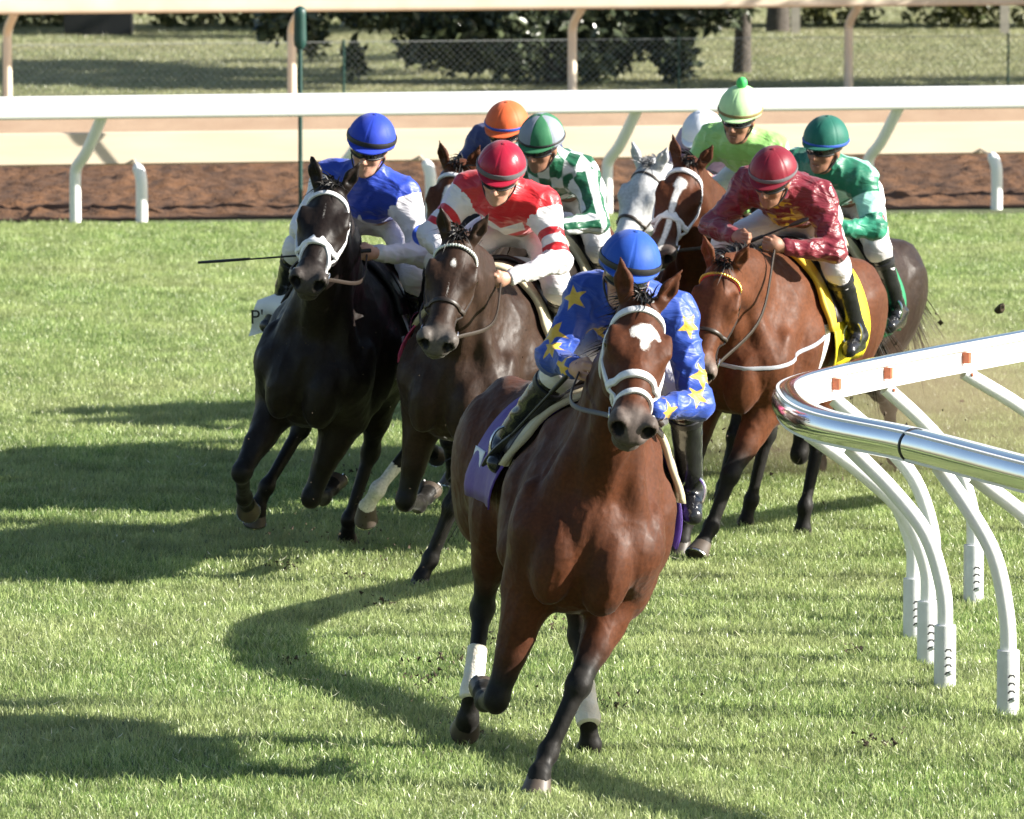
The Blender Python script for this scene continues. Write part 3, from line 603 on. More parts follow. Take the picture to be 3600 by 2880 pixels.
LEG_DEF = {'lf': (-50, 10, -20, 5, 0, 3), 'rf': (-50, 10, -20, 5, 0, 3), 'lh': (30, -30, 0, 25, 0, 3), 'rh': (30, -30, 0, 25, 0, 3)}
def horse(c):
    legs = dict(LEG_DEF); legs.update(c['legs']); J = {}
    for k, a in legs.items():
        s = 1 if k[0] == 'l' else -1; ph = a[5]
        if k[1] == 'f':
            p0 = V(.70, s * .165, 1.08); p1 = p0 + .255 * ldir(a[0], 0, s); ls = (.44, .28, .105)
        else:
            p0 = V(-.58, s * .135 - c.get('sw', 0), 1.22); p1 = p0 + .40 * ldir(a[0], ph * .6, s); ls = (.44, .36, .115)
        lt = V(0, s * math.tan(R(a[6])), 0) if len(a) > 6 else V(0, 0, 0)
        p2 = p1 + ls[0] * ldir(a[1], ph, s); p3 = p2 + ls[1] * nrm(ldir(a[2], ph, s) + lt); p4 = p3 + ls[2] * nrm(ldir(a[3], ph, s) + lt)
        hn_ = ldir(a[4], 0, s); p5 = p4 + hn_ * .078 + .014 * ldir(a[4] + 90, 0, s)
        J[k] = [p0, p1, p2, p3, p4, p5, hn_]
    lam = R(c['lean']); up = V(0, math.sin(lam), math.cos(lam))       # world-up height of a local point: z cos - ... (lean tips towards +y)
    hz = lambda p: p[2] * math.cos(lam) - p[1] * math.sin(lam)
    low = min(hz(J[k][5]) for k in J); dz = (c.get('air', 0.) - low) / math.cos(lam); dz = c.get('dz', dz)
    for k in J: J[k] = [p + V(0, 0, dz) for p in J[k][:6]] + [J[k][6]]
    t = empty('horse', (c['x'], c['y'], 0), (-lam, 0, R(c['yaw'] - 90))); t.scale = (c.get('sc', 1.03),) * 3; tag(t, c['label'], 'horse', 'racehorses galloping round the bend')
    swf = lambda x: -c.get('sw', 0) * max(0, min(1.3, (.12 - x) / .70)) ** 1.3; W = lambda x, y, z: V(x, y + swf(x), z + dz); T = SDF(); B = SDF()
    # --- trunk
    T.ell(W(.16, 0, 1.16), (.60, .315, .375)).ell(W(-.28, 0, 1.19), (.50, .305, .31), .1)
    T.cone(W(.30, 0, 1.38), W(-.45, 0, 1.36), .155, .17, .12).cone(W(.50, 0, 1.44), W(.12, 0, 1.47), .095, .085, .12)
    T.ell(W(-.54, 0, 1.28), (.35, .26, .26), .1).ell(W(.62, 0, 1.10), (.27, .235, .31), .08)
    for s in (1, -1):
        T.ell(W(-.62, s * .145, 1.18), (.28, .165, .34), .06)
        T.cone(W(.40, s * .14, 1.40), W(.70, s * .175, 1.08), .125, .125, .05, V(.3, s, .1), .8)
        T.cone(W(.36, s * .21, 1.22), W(.46, s * .195, .98), .125, .12, .06)
    B.pr += T.pr
    for s in (1, -1):
        B.ell(W(.80, s * .098, 1.00), (.105, .092, .175), .020)
        B.cone(W(.74, s * .17, 1.10), W(.80, s * .09, .93), .075, .06, .03)
        B.ell(W(.66, s * .235, 1.14), (.085, .06, .13), .03)
        B.ell(W(.38, s * .275, 1.12), (.11, .06, .17), .03)
        B.ell(W(-.60, s * .265, 1.22), (.17, .06, .20), .04)
    B.cone(W(.915, 0, 1.18), W(.885, 0, .90), .014, .020, .03, op=1)
    # --- legs
    for k in J:
        s = 1 if k[0] == 'l' else -1; p0, p1, p2, p3, p4, p5, hn_ = J[k]; a = legs[k]; Y = (0, 1, 0)
        seg = nrm(p2 - p1); fw = nrm(np.cross(Y, seg)); fw = -fw if fw[0] < 0 and abs(seg[2]) > .3 else fw
        bk = lambda d: nrm(np.cross(d, Y)) * (-1)
        if k[1] == 'f':
            B.cone(p0, p1, .125, .115, .05); B.cone(p1 + V(0, -s * .01, .05), p1 + seg * .24, .105, .062, .05, Y, .82)
            B.cone(p1 + seg * .10, p2, .070, .043, .04); B.ell(p1 + seg * .10 + V(.03, s * .02, 0), (.06, .055, .11), .04)
            B.ell(p2, (.047, .045, .052), .03)
            sg = nrm(p3 - p2); B.cone(p2, p3, .040, .031, .03, Y, .8); B.cone(p2 + sg * .06 - np.cross(Y, sg) * -.0, p3, .030, .030, .02)
        else:
            B.cone(p0, p1, .20, .135, .08, Y, .75); st = nrm(p2 - p1)
            B.cone(p1, p1 + st * .22, .13, .085, .07, Y, .72); B.cone(p1 + st * .12, p2, .085, .046, .05, Y, .8)
            sg = nrm(p3 - p2); heel = p2 - sg * .045 + nrm(np.cross(sg, Y)) * (-.028); B.ell(p2, (.052, .044, .056), .03); B.cone(p2, heel, .036, .026, .03); B.cone(heel, p2 - st * .15, .022, .018, .03)
            B.cone(p2, p3, .043, .033, .03, Y, .82)
        B.ell(p3, (.042, .038, .044), .025); B.cone(p3, p4, .033, .036, .02); B.cone(p4, p4 + (p5 - p4) * .35, .040, .043, .015)
    # --- neck and head
    P0 = W(*c['poll']); pt_, yw, rl = R(c['pitch']), R(c.get('hyaw', 0)), R(c.get('hroll', 0))
    hu = V(math.cos(pt_) * math.cos(yw), math.cos(pt_) * math.sin(yw), -math.sin(pt_)); hn = V(math.sin(pt_) * math.cos(yw), math.sin(pt_) * math.sin(yw), math.cos(pt_)); hv = np.cross(hn, hu)
    hn, hv = hn * math.cos(rl) + hv * math.sin(rl), hv * math.cos(rl) - hn * math.sin(rl)
    HP = lambda u, v, w: P0 + hu * u + hv * (v * 1.12) + hn * w; HR = np.array([hu, hv, hn]); H = SDF()
    A = W(.48, 0, 1.31); Pn = HP(.03, 0, -.085); Bm = A * .5 + Pn * .5 + V(-.01, 0, .035)
    B.cone(A, Bm, .285, .19, .10, (0, 1, 0), .60); B.cone(Bm, Pn, .185, .115, .06, (0, 1, 0), .62)
    for s in (1, -1): B.cone(W(.72, s * .15, 1.14), Bm + V(.06, s * .055, -.06), .085, .055, .03); B.cone(Bm + V(.06, s * .055, -.06), HP(.05, s * .045, -.11), .055, .045, .03)
    B.cone(W(.66, 0, 1.14), HP(.12, 0, -.20), .125, .060, .035); B.cone(A + V(0, 0, .22), HP(-.04, 0, -.05), .07, .05, .06)
    H.ell(HP(.08, 0, -.035), (.13, .090, .085), .04, HR)
    for s in (1, -1):
        H.ell(HP(.185, s * .074, -.025), (.075, .042, .05), .035, HR); H.ell(HP(.20, s * .055, -.125), (.135, .044, .115), .04, HR)
    H.cone(HP(.16, 0, -.05), HP(.47, 0, -.058), .088, .060, .05, hv, .95); H.cone(HP(.22, 0, -.165), HP(.52, 0, -.118), .052, .036, .045)
    H.ell(HP(.520, 0, -.068), (.082, .076, .068), .035, HR).ell(HP(.580, 0, -.086), (.034, .062, .036), .025, HR).ell(HP(.550, 0, -.138), (.046, .052, .030), .02, HR)
    for s in (1, -1):
        H.cone(HP(.23, s * .090, -.075), HP(.37, s * .066, -.075), .013, .010, .03); H.ell(HP(.550, s * .050, -.042), (.048, .038, .046), .018, HR)
        H.cone(HP(.145, s * .095, .008), HP(.215, s * .100, -.002), .014, .012, .02)
    for s in (1, -1):
        H.ell(HP(.604, s * .053, -.042), (.062, .026, .032), .008, HR, op=1); H.ell(HP(.115, s * .075, .048), (.035, .016, .022), .03, HR, op=1)
        H.ell(HP(.192, s * .119, -.027), (.030, .014, .020), .012, HR, op=1)
    H.ell(HP(.550, 0, -.108), (.065, .085, .005), .010, HR, op=1)
    eo = c.get('ear', (.70, -.58, .34))
    for s in (1, -1):
        b = HP(-.005, s * .058, .025); e = nrm(hn * eo[0] + hu * eo[1] + hv * s * eo[2]); fr = nrm(hu * .75 + hn * .45 - hv * s * -.35); fr = nrm(fr - e * (fr @ e))
        H.cone(b, b + e * .07, .031, .035, .02, fr, .55); H.cone(b + e * .07, b + e * .152, .035, .006, .012, fr, .5)
        H.cone(b + e * .045 + fr * .021, b + e * .125 + fr * .012, .020, .006, .010, op=1)
    B.pr += [p for p in H.pr]
    Pm, F = B.nets(c['h']); Nm = vnormals(Pm, F); rdg = lambda sc, sd: (1 - np.abs(2 * vnoise(Pm * sc, sd) - 1)) ** 4
    far = sstep(.02, .2, np.min([segd(Pm, J[k][2], J[k][3])[0] for k in J], 0)) * (1 - .75 * (np.linalg.norm(Pm - P0, axis=1) < .45))
    Pm = Pm + Nm * (far * ((vnoise(Pm * V(7, 9, 5), 1) - .5) * .016 + rdg(V(9, 12, 5), 3) * .0035 + rdg(V(16, 22, 9), 6) * .002) + rdg(V(30, 30, 30), 9) * .0012)[:, None]
    q = Pm - P0; u = q @ hu; v = q @ hv; w = q @ hn; hd = (u > -.03) & (np.abs(v) < .16) & (w > -.30) & (w < .12) & (u < .7)
    ptm = np.zeros(len(Pm)); whm = np.full(len(Pm), -.2); mzm = np.zeros(len(Pm))
    for k in J:
        p0, p1, p2, p3, p4, p5, _ = J[k]
        d, tt = segd(Pm, p1, p2); ptm = np.maximum(ptm, sstep(.45, .9, tt) * (d < .10))
        for a_, b_ in ((p2, p3), (p3, p4), (p4, p5)): d, tt = segd(Pm, a_, b_); ptm = np.maximum(ptm, (d < .085))
        if k in c.get('socks', ()):
            d, tt = segd(Pm, p3 * .75 + p2 * .25, p4); whm = np.maximum(whm, np.where((d < .075), .05 - .12 * np.maximum(.12 - tt, 0), -.2))
    mzm = np.where(hd, sstep(.46, .54, u) * .95, 0); mzm = np.maximum(mzm, np.where(hd, sstep(.0, 1, 1 - np.sqrt(((u - .19) / .055) ** 2 + ((np.abs(v) - .10) / .03) ** 2 + ((w + .025) / .05) ** 2)) * 1.5, 0)).clip(0, 1)
    nz = np.sqrt(((u - .602) / .068) ** 2 + ((np.abs(v) - .059) / .0275) ** 2 + ((w + .042) / .034) ** 2) < 1.0
    ptm = np.where(hd & nz, 1, ptm); mzm = np.where(hd & nz, 0, mzm)  # paints the shade inside the nostril hollows as black
    f_ = hd & (w > -.07)
    for mk in c.get('marks', ()):
        if mk[0] == 'star': d_ = 1 - np.sqrt(((u - mk[1]) / mk[2]) ** 2 + ((v - mk[4] if len(mk) > 4 else v) / mk[3]) ** 2) - .5 * (vnoise(Pm * 45, 3) - .5); val = d_ * mk[3] * .7 - .004
        else: ww = mk[3] * (1 - .35 * (u - mk[1]) / (mk[2] - mk[1])) * (.85 + .3 * vnoise(Pm * 30, 5)); val = np.minimum(ww - np.abs(v - .006 * np.sin(u * 18)), np.minimum(u - mk[1], mk[2] - u))
        whm = np.where(f_, np.maximum(whm, val), whm)
    me = mesh_np('body', Pm, F); attr(me, 'pt', ptm); attr(me, 'wh', whm); attr(me, 'mz', mzm); link('body', me, c['mat'], t)
    # --- hooves with shoes, bandages
    for k in J:
        p0, p1, p2, p3, p4, p5, nd = J[k]; s = 1 if k[0] == 'l' else -1; fd = nrm(np.cross((0, 1, 0), nd)); fd = -fd if (fd @ ldir(legs[k][4] + 90, 0, s)) < 0 else fd; sd_ = np.cross(nd, fd); mb = MB(); vs = []
        for (h, rx, ry, sh) in ((-.012, .040, .040, -.008), (0, .045, .045, -.004), (.03, .051, .050, .004), (.078, .064, .060, .016), (.083, .060, .056, .016)):
            for i in range(18):
                a = 2 * math.pi * i / 18; vs.append(p4 + nd * h + fd * (sh + rx * math.cos(a) * (1 if math.cos(a) > 0 else .8)) + sd_ * ry * math.sin(a))
        fs = [(r * 18 + i, r * 18 + (i + 1) % 18, (r + 1) * 18 + (i + 1) % 18, (r + 1) * 18 + i) for r in range(4) for i in range(18)] + [tuple(range(18))[::-1], tuple(72 + i for i in range(18))]
        mb.add(vs, fs); ho = mb.build('hoof', c.get('hoofmat', M['hoof']), t, True)
        bm = bmesh.new(); bm.from_mesh(ho.data); bmesh.ops.recalc_face_normals(bm, faces=bm.faces); bm.to_mesh(ho.data); bm.free()
        mb = MB(); arc = [p4 + nd * .087 + fd * (.016 + .056 * math.cos(a) * (1 if math.cos(a) > 0 else .8)) + sd_ * .052 * math.sin(a) for a in np.linspace(-2.5, 2.5, 18)]
        mb.strap(arc, [nd] * 18, .018, .004); mb.build('shoe', M['steel'], ho)
        if k in c.get('wraps', ()):
            ax = nrm(p3 - p2); L_ = np.linalg.norm(p3 - p2); mb = MB()
            mb.lathe(p2, ax, [(.034, L_ * .46), (.0405, L_ * .48), (.039, L_ * .56), (.0415, L_ * .62), (.040, L_ * .68), (.0425, L_ * .74), (.042, L_ * .82), (.046, L_ * .90), (.051, L_ * 1.0), (.047, L_ * 1.08), (.038, L_ * 1.10)], 18); mb.build('bandage', M['wrap'], t, True)
    for s in (1, -1):
        me = bpy.data.meshes.new('eye'); bm = bmesh.new(); bmesh.ops.create_uvsphere(bm, u_segments=14, v_segments=10, radius=.0205); bm.to_mesh(me); bm.free(); me.polygons.foreach_set('use_smooth', [True] * len(me.polygons))
        e = link('eye', me, M['eye'], t); e.location = HP(.192, s * .0985, -.027)
    # --- mane, forelock, tail
    g = np.random.default_rng(int(c['x'] * 100) % 997 + 5); n = 260 if c['h'] < .01 else 130
    tt = g.random(n); ax0 = A + V(.02, 0, .27); ax1 = HP(-.05, 0, -.005); rt = ax0[None] * (1 - tt[:, None]) + ax1[None] * tt[:, None] + V(0, 0, .02); ctr = A[None] * (1 - tt[:, None]) + Pn[None] * tt[:, None]
    rt = B.hit(ctr, rt - ctr, .5, 60) - .004; dr = V(-.15, -.8, .30)[None] + g.normal(size=(n, 3)) * .28
    hm = c.get('hairmat', M['hair'])
    strands('mane', rt, dr, g.uniform(.07, .15, n), .011, hm, t, 3, .7)
    m = 46; rt = np.array([HP(g.uniform(-.03, .02), g.uniform(-.03, .03), .045) for _ in range(m)]); dr = (hn * .6 + hu * c.get('fore', -.1))[None] + g.normal(size=(m, 3)) * .45; strands('forelock', rt, dr, g.uniform(.05, .12, m), .010, hm, t, 5, .6)
    n = 420; rt = W(-.87, 0, 1.36)[None] + g.normal(size=(n, 3)) * .022; dr = V(-.9, .0, -.35)[None] + g.normal(size=(n, 3)) * .08; strands('tail', rt, dr, g.uniform(.35, .65, n), .012, hm, t, 6, .55, 6)
    # --- bridle
    w0 = lambda u: np.interp(u, [0, .2, .5], [-.06, -.085, -.080])
    def onhead(path, n=22, off=.003):
        pu = np.interp(np.linspace(0, 1, n), np.linspace(0, 1, len(path)), [p[0] for p in path]); pf = np.radians(np.interp(np.linspace(0, 1, n), np.linspace(0, 1, len(path)), [p[1] for p in path]))
        C = np.array([HP(a, 0, w0(a)) for a in pu]); D = np.array([hn * math.cos(f) + hv * math.sin(f) for f in pf]); X = H.hit(C, D, .25, 60); N = H.grad(X); N = nrm(N * .6 + D * .4); return X + N * off, N
    br = empty('bridle'); br.parent = t; b = c['bridle']; bm_ = b['mat']; wd_ = b.get('w', .022); th = b.get('t', .006)
    def st(name, path, w=wd_, mat=bm_, n=22, tt=th): X, N = onhead(path, n); mb = MB(); mb.strap(X, N, w, tt); return mb.build(name, mat, br, True)
    st('browband', [(.085, -88), (.07, -45), (.062, 0), (.07, 45), (.085, 88)], b.get('bw', wd_), b.get('brow', bm_), 30)
    if b.get('beads'):
        X, N = onhead([(.085, -88), (.07, -45), (.062, 0), (.07, 45), (.085, 88)], 30, .010); mb = MB()
        for x in X: mb.lathe(x, hn, [(.003, -.008), (.0075, -.004), (.0075, .004), (.003, .008)], 7)
        mb.build('beading', b['beads'], br, True)
    for s in (1, -1):
        st('cheekpiece', [(.065, s * 82), (.16, s * 88), (.22, s * 97), (.34, s * 90), (.465, s * 96)]); st('throat_strap', [(.06, s * 90), (.14, s * 125), (.20, s * 165)], wd_ * .7)
        if b.get('eight'): st('cross_strap', [(.33, s * 8), (.39, s * 50), (.45, s * 100), (.475, s * 135)])
    if not b.get('eight') or True: st('noseband', [(b.get('nu', .355), a) for a in np.linspace(-150, 150, 9)], b.get('nw', wd_ * 1.15), b.get('nose', bm_), 34, b.get('nt', th * 1.4))
    if b.get('lower'): st('lower_noseband', [(.47, -125), (.44, -60), (.43, 0), (.44, 60), (.47, 125)], wd_ * .8, bm_, 30)
    bits = {}
    for s in (1, -1):
        X, N = onhead([(.485, s * 102), (.49, s * 103)], 2, .012); p = X[0]; bits[s] = p; mb = MB(); a1 = hu; a2 = nrm(np.cross(N[0], hu))
        mb.tube([p + .030 * (math.cos(a) * a1 + math.sin(a) * a2) for a in np.linspace(0, 2 * math.pi, 16, endpoint=False)], .0045, 6, closed=True); mb.build('bit_ring', M['steel'], br, True)
    jk = c['jk']; hands = {1: V(*jk['hl']) + V(0, 0, dz), -1: V(*jk['hr']) + V(0, 0, dz)}
    for s in (1, -1):
        a_, b_ = bits[s], hands[s]; md = a_ * .5 + b_ * .5 + V(-.02, s * .075, -.06); pts = bez([a_, md, b_], 14); mb = MB(); mb.strap(pts, [V(.1, s, .15)] * 14, .018, .003); mb.build('rein', b.get('rein', M['leather']), br, True)
    # --- saddle, cloth, pad
    cl = c.get('cloth'); z1 = 1.22 + dz
    if cl:
        cm = cl[0]; co = drape(T, np.linspace(c.get('clx', -.40), .22, 20), np.linspace(-R(cl[1]), R(cl[1]), 41), z1, .010, .007, 'saddle_cloth', cm, t, c.get('flap', .06), 3, cy=swf)
        for pn in cl[2:]:                                # printed panel: x0,x1,phi0,phi1,mat
            drape(T, np.linspace(pn[0], pn[1], 8), np.radians(np.linspace(pn[2], pn[3], 12)), z1, pn[5] if len(pn) > 5 else .052, .004, 'number_panel', pn[4], co, cy=swf)
    pf = R(c.get('padphi', 84)); drape(T, np.linspace(.16, .30, 6), np.linspace(-pf, pf, 33), z1, .022, .026, 'pad', c.get('pad', M['chamois']), t)
    sa = drape(T, np.linspace(-.26, .10, 12), np.linspace(-R(38), R(38), 17), z1, .050, .028, 'saddle', M['leather'], t)
    drape(T, np.linspace(-.02, .20, 6), np.linspace(-R(78), R(78), 27), z1, .040, .010, 'flap', M['leather'], sa)
    mb = MB(); C = [(.26, 0, z1 - .05)] * 30; D = [(0, math.sin(f), math.cos(f)) for f in np.linspace(R(70), R(290), 30)]; X = T.hit(np.array(C), np.array(D)); mb.strap(X + nrm(np.array(D)) * .006, D, .085, .006); mb.build('girth', c.get('girth', M['white_tack']), sa, True)
    if c.get('breast'):
        C = []; D = []
        for a in np.linspace(-100, 100, 36): C.append(W(.42, 0, 1.12)); D.append((math.cos(R(a)), math.sin(R(a)), .38 * (1 - math.cos(R(a))) - .12))
        X = B.hit(np.array(C), np.array(D), .7); mb = MB(); mb.strap(X + nrm(np.array(D)) * .006, D, .019, .004); mb.build('breast_strap', c['breast'], t, True)
    # stirrups
    for s, an in ((1, jk['al']), (-1, jk['ar'])):
        f = V(*an) + V(.09, 0, dz - .035); mb = MB(); mb.tube([f + V(0, .050 * math.sin(a), .045 + .070 * math.cos(a)) for a in np.linspace(0, 2 * math.pi, 20, endpoint=False)], .006, 6, closed=True); mb.build('stirrup', M['steel'], sa, True)
        mb = MB(); pts = bez([V(.06, s * .20, 1.50 + dz), V(.08, s * .29, 1.34 + dz), f + V(0, 0, .16)], 8); mb.strap(pts, [V(0, s, .2)] * 8, .02, .003); mb.build('stirrup_leather', M['leather'], sa, True)
    c['dz'] = dz; c['root'] = t; c['clothobj'] = co if cl else None; c['T'] = T; return t
# ------------------------------------------------------------------ jockeys
def star_sd(x, y, Ro, ri=.42, rot=0.):
    a = np.arctan2(x, y) + rot; r = np.hypot(x, y); s = 2 * math.pi / 5; a = np.abs((a + s / 2) % s - s / 2); px, py = r * np.cos(a), r * np.sin(a)
    bx, by = Ro * ri * math.cos(s / 2), Ro * ri * math.sin(s / 2); ex, ey = bx - Ro, by; n = math.hypot(ex, ey)
    return -((px - Ro) * (-ey) + py * ex) / n * -1
def stars(P, N, lst):
    out = np.full(len(P), -.05)
    for (c, Ro, rot) in lst:
        c = V(*c); d = np.linalg.norm(P - c, axis=1); i = np.argmin(d); n = N[i]; o = P[i]; u = nrm(np.cross(n, (.3, .2, 1.))); v = np.cross(n, u); q = P - o
        m = (np.linalg.norm(q, axis=1) < Ro * 1.3) & (N @ n > -.1); sdv = star_sd(q @ u, q @ v, Ro, rot=rot); out = np.where(m, np.maximum(out, sdv), out)
    return out
JK = dict(pel=(-.10, 0, 1.84), ch=(.27, 0, 1.93), nk=(.41, 0, 2.01), hd=(.53, 0, 2.11), pit=18, hy=0, sl=(.35, .185, 1.97), sr=(.35, -.185, 1.97), el=(.42, .33, 1.73), er=(.42, -.33, 1.73),
          hl=(.66, .10, 1.68), hr=(.66, -.10, 1.68), kl=(.24, .305, 1.58), kr=(.24, -.305, 1.58), al=(-.03, .395, 1.22), ar=(-.03, -.395, 1.22))
def jockey(c):
    j = c['jk']; dz = c['dz']; p = {k: V(*v) + V(0, 0, dz) for k, v in j.items() if isinstance(v, tuple) and len(v) == 3 and k in JK}
    t = empty('jockey', c['root'].location, c['root'].rotation_euler); t.scale = c['root'].scale; tag(t, j['label'], 'person', 'jockeys riding in the race'); h = c['jh']
    pi_, yw = R(j['pit']), R(j['hy']); f = V(math.cos(pi_) * math.cos(yw), math.cos(pi_) * math.sin(yw), -math.sin(pi_)); u = V(math.sin(pi_) * math.cos(yw), math.sin(pi_) * math.sin(yw), math.cos(pi_)); l = np.cross(u, f)
    tl = R(j.get('tilt', 0)); u, l = u * math.cos(tl) + l * math.sin(tl), l * math.cos(tl) - u * math.sin(tl)
    C = p['hd']; X = lambda a, b, e: C + f * a + l * b + u * e; HR = np.array([f, l, u]); B = SDF()
    # body: head, neck, torso core, limbs, hands with five fingers
    B.ell(X(0, 0, .03), (.098, .078, .10), .03, HR).ell(X(.028, 0, -.04), (.072, .062, .085), .03, HR).ell(X(.045, 0, -.098), (.048, .048, .032), .03, HR).ell(X(.080, 0, -.113), (.020, .024, .018), .015, HR)
    B.cone(X(.090, 0, .005), X(.122, 0, -.038), .010, .0155, .014).ell(X(.108, .013, -.044), (.010, .010, .008), .008, HR).ell(X(.108, -.013, -.044), (.010, .010, .008), .008, HR)
    B.ell(X(.092, 0, -.072), (.012, .026, .007), .010, HR).ell(X(.090, 0, -.084), (.012, .022, .008), .010, HR)
    for s in (1, -1): B.ell(X(.065, s * .040, -.030), (.028, .024, .028), .02, HR); B.ell(X(.0, s * .080, -.02), (.022, .010, .032), .012, HR); B.cone(X(.085, s * .012, .018), X(.072, s * .05, .018), .012, .010, .015)
    B.ell(X(.102, 0, -.078), (.02, .022, .0022), .004, HR, op=1)
    B.cone(X(-.02, 0, -.06), p['nk'], .055, .062, .04); B.cone(p['nk'], p['ch'], .08, .12, .05); B.cone(p['ch'], p['pel'], .12, .11, .05)
    for s, S, E, H_, K, A in ((1, p['sl'], p['el'], p['hl'], p['kl'], p['al']), (-1, p['sr'], p['er'], p['hr'], p['kr'], p['ar'])):
        B.cone(p['nk'], S, .06, .06, .04); B.cone(S, E, .052, .040, .03); wr = E + (H_ - E) * .84; B.cone(E, wr, .042, .028, .02)
        a = nrm(H_ - E); m = nrm(V(0, -s, 0) - a * (V(0, -s, 0) @ a)); w = np.cross(a, m); w = w if w[2] > 0 else -w; Rm = np.array([a, m, w])
        B.ell(H_, (.044, .019, .040), .012, Rm); B.cone(wr, H_, .027, .026, .02)
        for i, (o, L_) in enumerate(((.030, .95), (.011, 1.1), (-.009, 1.0), (-.028, .82))):
            k0 = H_ + a * .036 + w * o; k1 = k0 + (a * .022 + m * .022) * L_; k2 = k1 + (m * .020 - a * .018) * L_; k3 = k2 + (-a * .020 - m * .004) * L_
            for q0, q1 in ((k0, k1), (k1, k2), (k2, k3)): B.cone(q0, q1, .0092, .0086, .004)
        B.cone(H_ - a * .015 + w * .030, H_ + a * .018 + w * .045 + m * .012, .0115, .010, .008); B.cone(H_ + a * .018 + w * .045 + m * .012, H_ + a * .036 + w * .034 + m * .024, .010, .0085, .004)
        hp = p['pel'] + V(.04, s * .10, -.05); B.cone(hp, K, .085, .055, .04); B.cone(K, A, .055, .036, .03); B.cone(A, A + V(.14, s * .01, -.055), .034, .028, .02)
    P, F = B.nets(h); link('body', mesh_np('body', P, F), M['skin_tan'] if j.get('tan') else M['skin'], t)
    # silks jacket
    S = SDF(); bk = nrm(np.cross(p['ch'] - p['pel'], (0, 1, 0))); up = (0, 1, 0)
    S.cone(p['pel'] + (p['ch'] - p['pel']) * .18, p['ch'], .125, .148, .08, bk, .82); S.cone(p['sl'] * .85 + p['sr'] * .15 , p['sr'] * .85 + p['sl'] * .15, .092, .092, .07); S.cone(p['ch'], p['nk'], .14, .062, .05)
    S.cone(p['nk'], p['nk'] + (X(-.03, 0, -.07) - p['nk']) * .85, .078, .068, .03)
    for s in ('l', 'r'): S.cone(p['nk'], p['s' + s], .078, .088, .05)
    for s in ('l', 'r'):
        a, e, hh = p['s' + s], p['e' + s], p['h' + s]; wr = e + (hh - e) * .80; S.cone(a, e, .076, .060, .05); S.cone(e, wr, .060, .041, .03); S.cone(wr - (hh - e) * .10, wr, .043, .043, .01)
    P, F = S.nets(h * 1.1); N = vnormals(P, F)
    wq = P + .05 * (vnoise(P * 9, 8)[:, None] - .5); cr = (1 - np.abs(2 * vnoise(wq * V(8, 20, 13), 2) - 1)) ** 3; cr2 = (1 - np.abs(2 * vnoise(wq * V(24, 10, 26), 5) - 1)) ** 3
    P = P + N * (cr * j.get('cr', .009) + cr2 * j.get('cr', .009) * .5 - .006 + (vnoise(P * 12, 4) - .5) * .014)[:, None]
    me = mesh_np('silks', P, F); D = dict(p); D.update(C=C)
    p1, p2 = j['pat'](P, N, D) if j.get('pat') else (None, None)
    if p1 is not None: attr(me, 'p1', p1)
    if p2 is not None: attr(me, 'p2', p2)
    si = link('silks', me, j['mat'], t)
    # breeches and boots
    S = SDF(); S.ell(p['pel'] + V(-.01, 0, -.01), (.15, .155, .135), .05)
    for s, k in (('l', 1), ('r', -1)):
        hp = p['pel'] + V(.03, k * .085, -.04); S.cone(hp, p['k' + s], .102, .070, .06); S.cone(p['k' + s], p['k' + s] + (p['a' + s] - p['k' + s]) * .30, .066, .056, .03)
    P, F = S.nets(h * 1.2); N = vnormals(P, F); P = P + N * ((vnoise(P * V(20, 14, 26), 7) - .5) * .012)[:, None]; me = mesh_np('breeches', P, F)
    if j.get('bpat'): attr(me, 'p1', j['bpat'](P, N, D))
    link('breeches', me, j.get('bmat', M['breeches']), t)
    for s, k in (('l', 1), ('r', -1)):
        K, A = p['k' + s], p['a' + s]; S = SDF(); S.cone(K + (A - K) * .14, A, .066, .046, .02); S.cone(A, A + V(.05, 0, -.045), .045, .043, .03); S.cone(A + V(-.02, 0, -.045), A + V(.15, k * .012, -.07), .040, .030, .02, (0, 1, 0), 1.15); S.ell(A + V(-.035, 0, -.07), (.03, .03, .022), .01); S.cone(A, A + V(.145, k * .012, -.060), .046, .035, .02)
        P, F = S.nets(h * 1.2); N = vnormals(P, F); P = P + N * ((vnoise(P * V(14, 14, 34), 9) - .5) * .008)[:, None]; bo = link('boot', mesh_np('boot', P, F), M['boot'], t)
        mb = MB(); ax = nrm(A - K); mb.lathe(K + (A - K) * .16, ax, [(.066, 0), (.071, .004), (.070, .03), (.065, .034)], 18); mb.build('boot_cuff', M['black'], bo, True)
    # helmet with cover panels, band, peak, goggles
    hc = X(-.004, 0, .045); a_, b_, e_ = .137, .119, .122; nth, nph = 96, 22; vs = []; mi = []; npn = j.get('panels', 6); cols = j['capmats']; stretch = j.get('tall', 1.05)
    def hp_(th, ph, k=1.): return hc + f * a_ * k * math.sin(ph) * math.cos(th) + l * b_ * k * math.sin(ph) * math.sin(th) + u * e_ * k * math.cos(ph) * (stretch if math.cos(ph) > 0 else .9)
    for i in range(nph + 1):
        ph = R(2) + (R(100) - R(2)) * i / nph
        for q in range(nth):
            th = 2 * math.pi * q / nth; dd = ((th * npn / (2 * math.pi)) % 1); dd = min(dd, 1 - dd) / npn * 2 * math.pi; wr_ = .006 * sstep(R(55), R(95), ph) * math.sin(th * 23 + 2 * math.sin(th * 5)) * math.sin(th * 7 + 1); vs.append(hp_(th, ph, 1 - .022 * math.exp(-(dd / .028) ** 2) * math.sin(ph) + wr_ + .012 * (vnoise(np.array([[math.cos(th) * 3, math.sin(th) * 3, ph * 3]]), 3)[0] - .5)))
    fs = []
    for i in range(nph):
        for q in range(nth): r = (q + 1) % nth; fs.append((i * nth + q, (i + 1) * nth + q, (i + 1) * nth + r, i * nth + r)); mi.append(int(q * npn / nth) % len(cols))
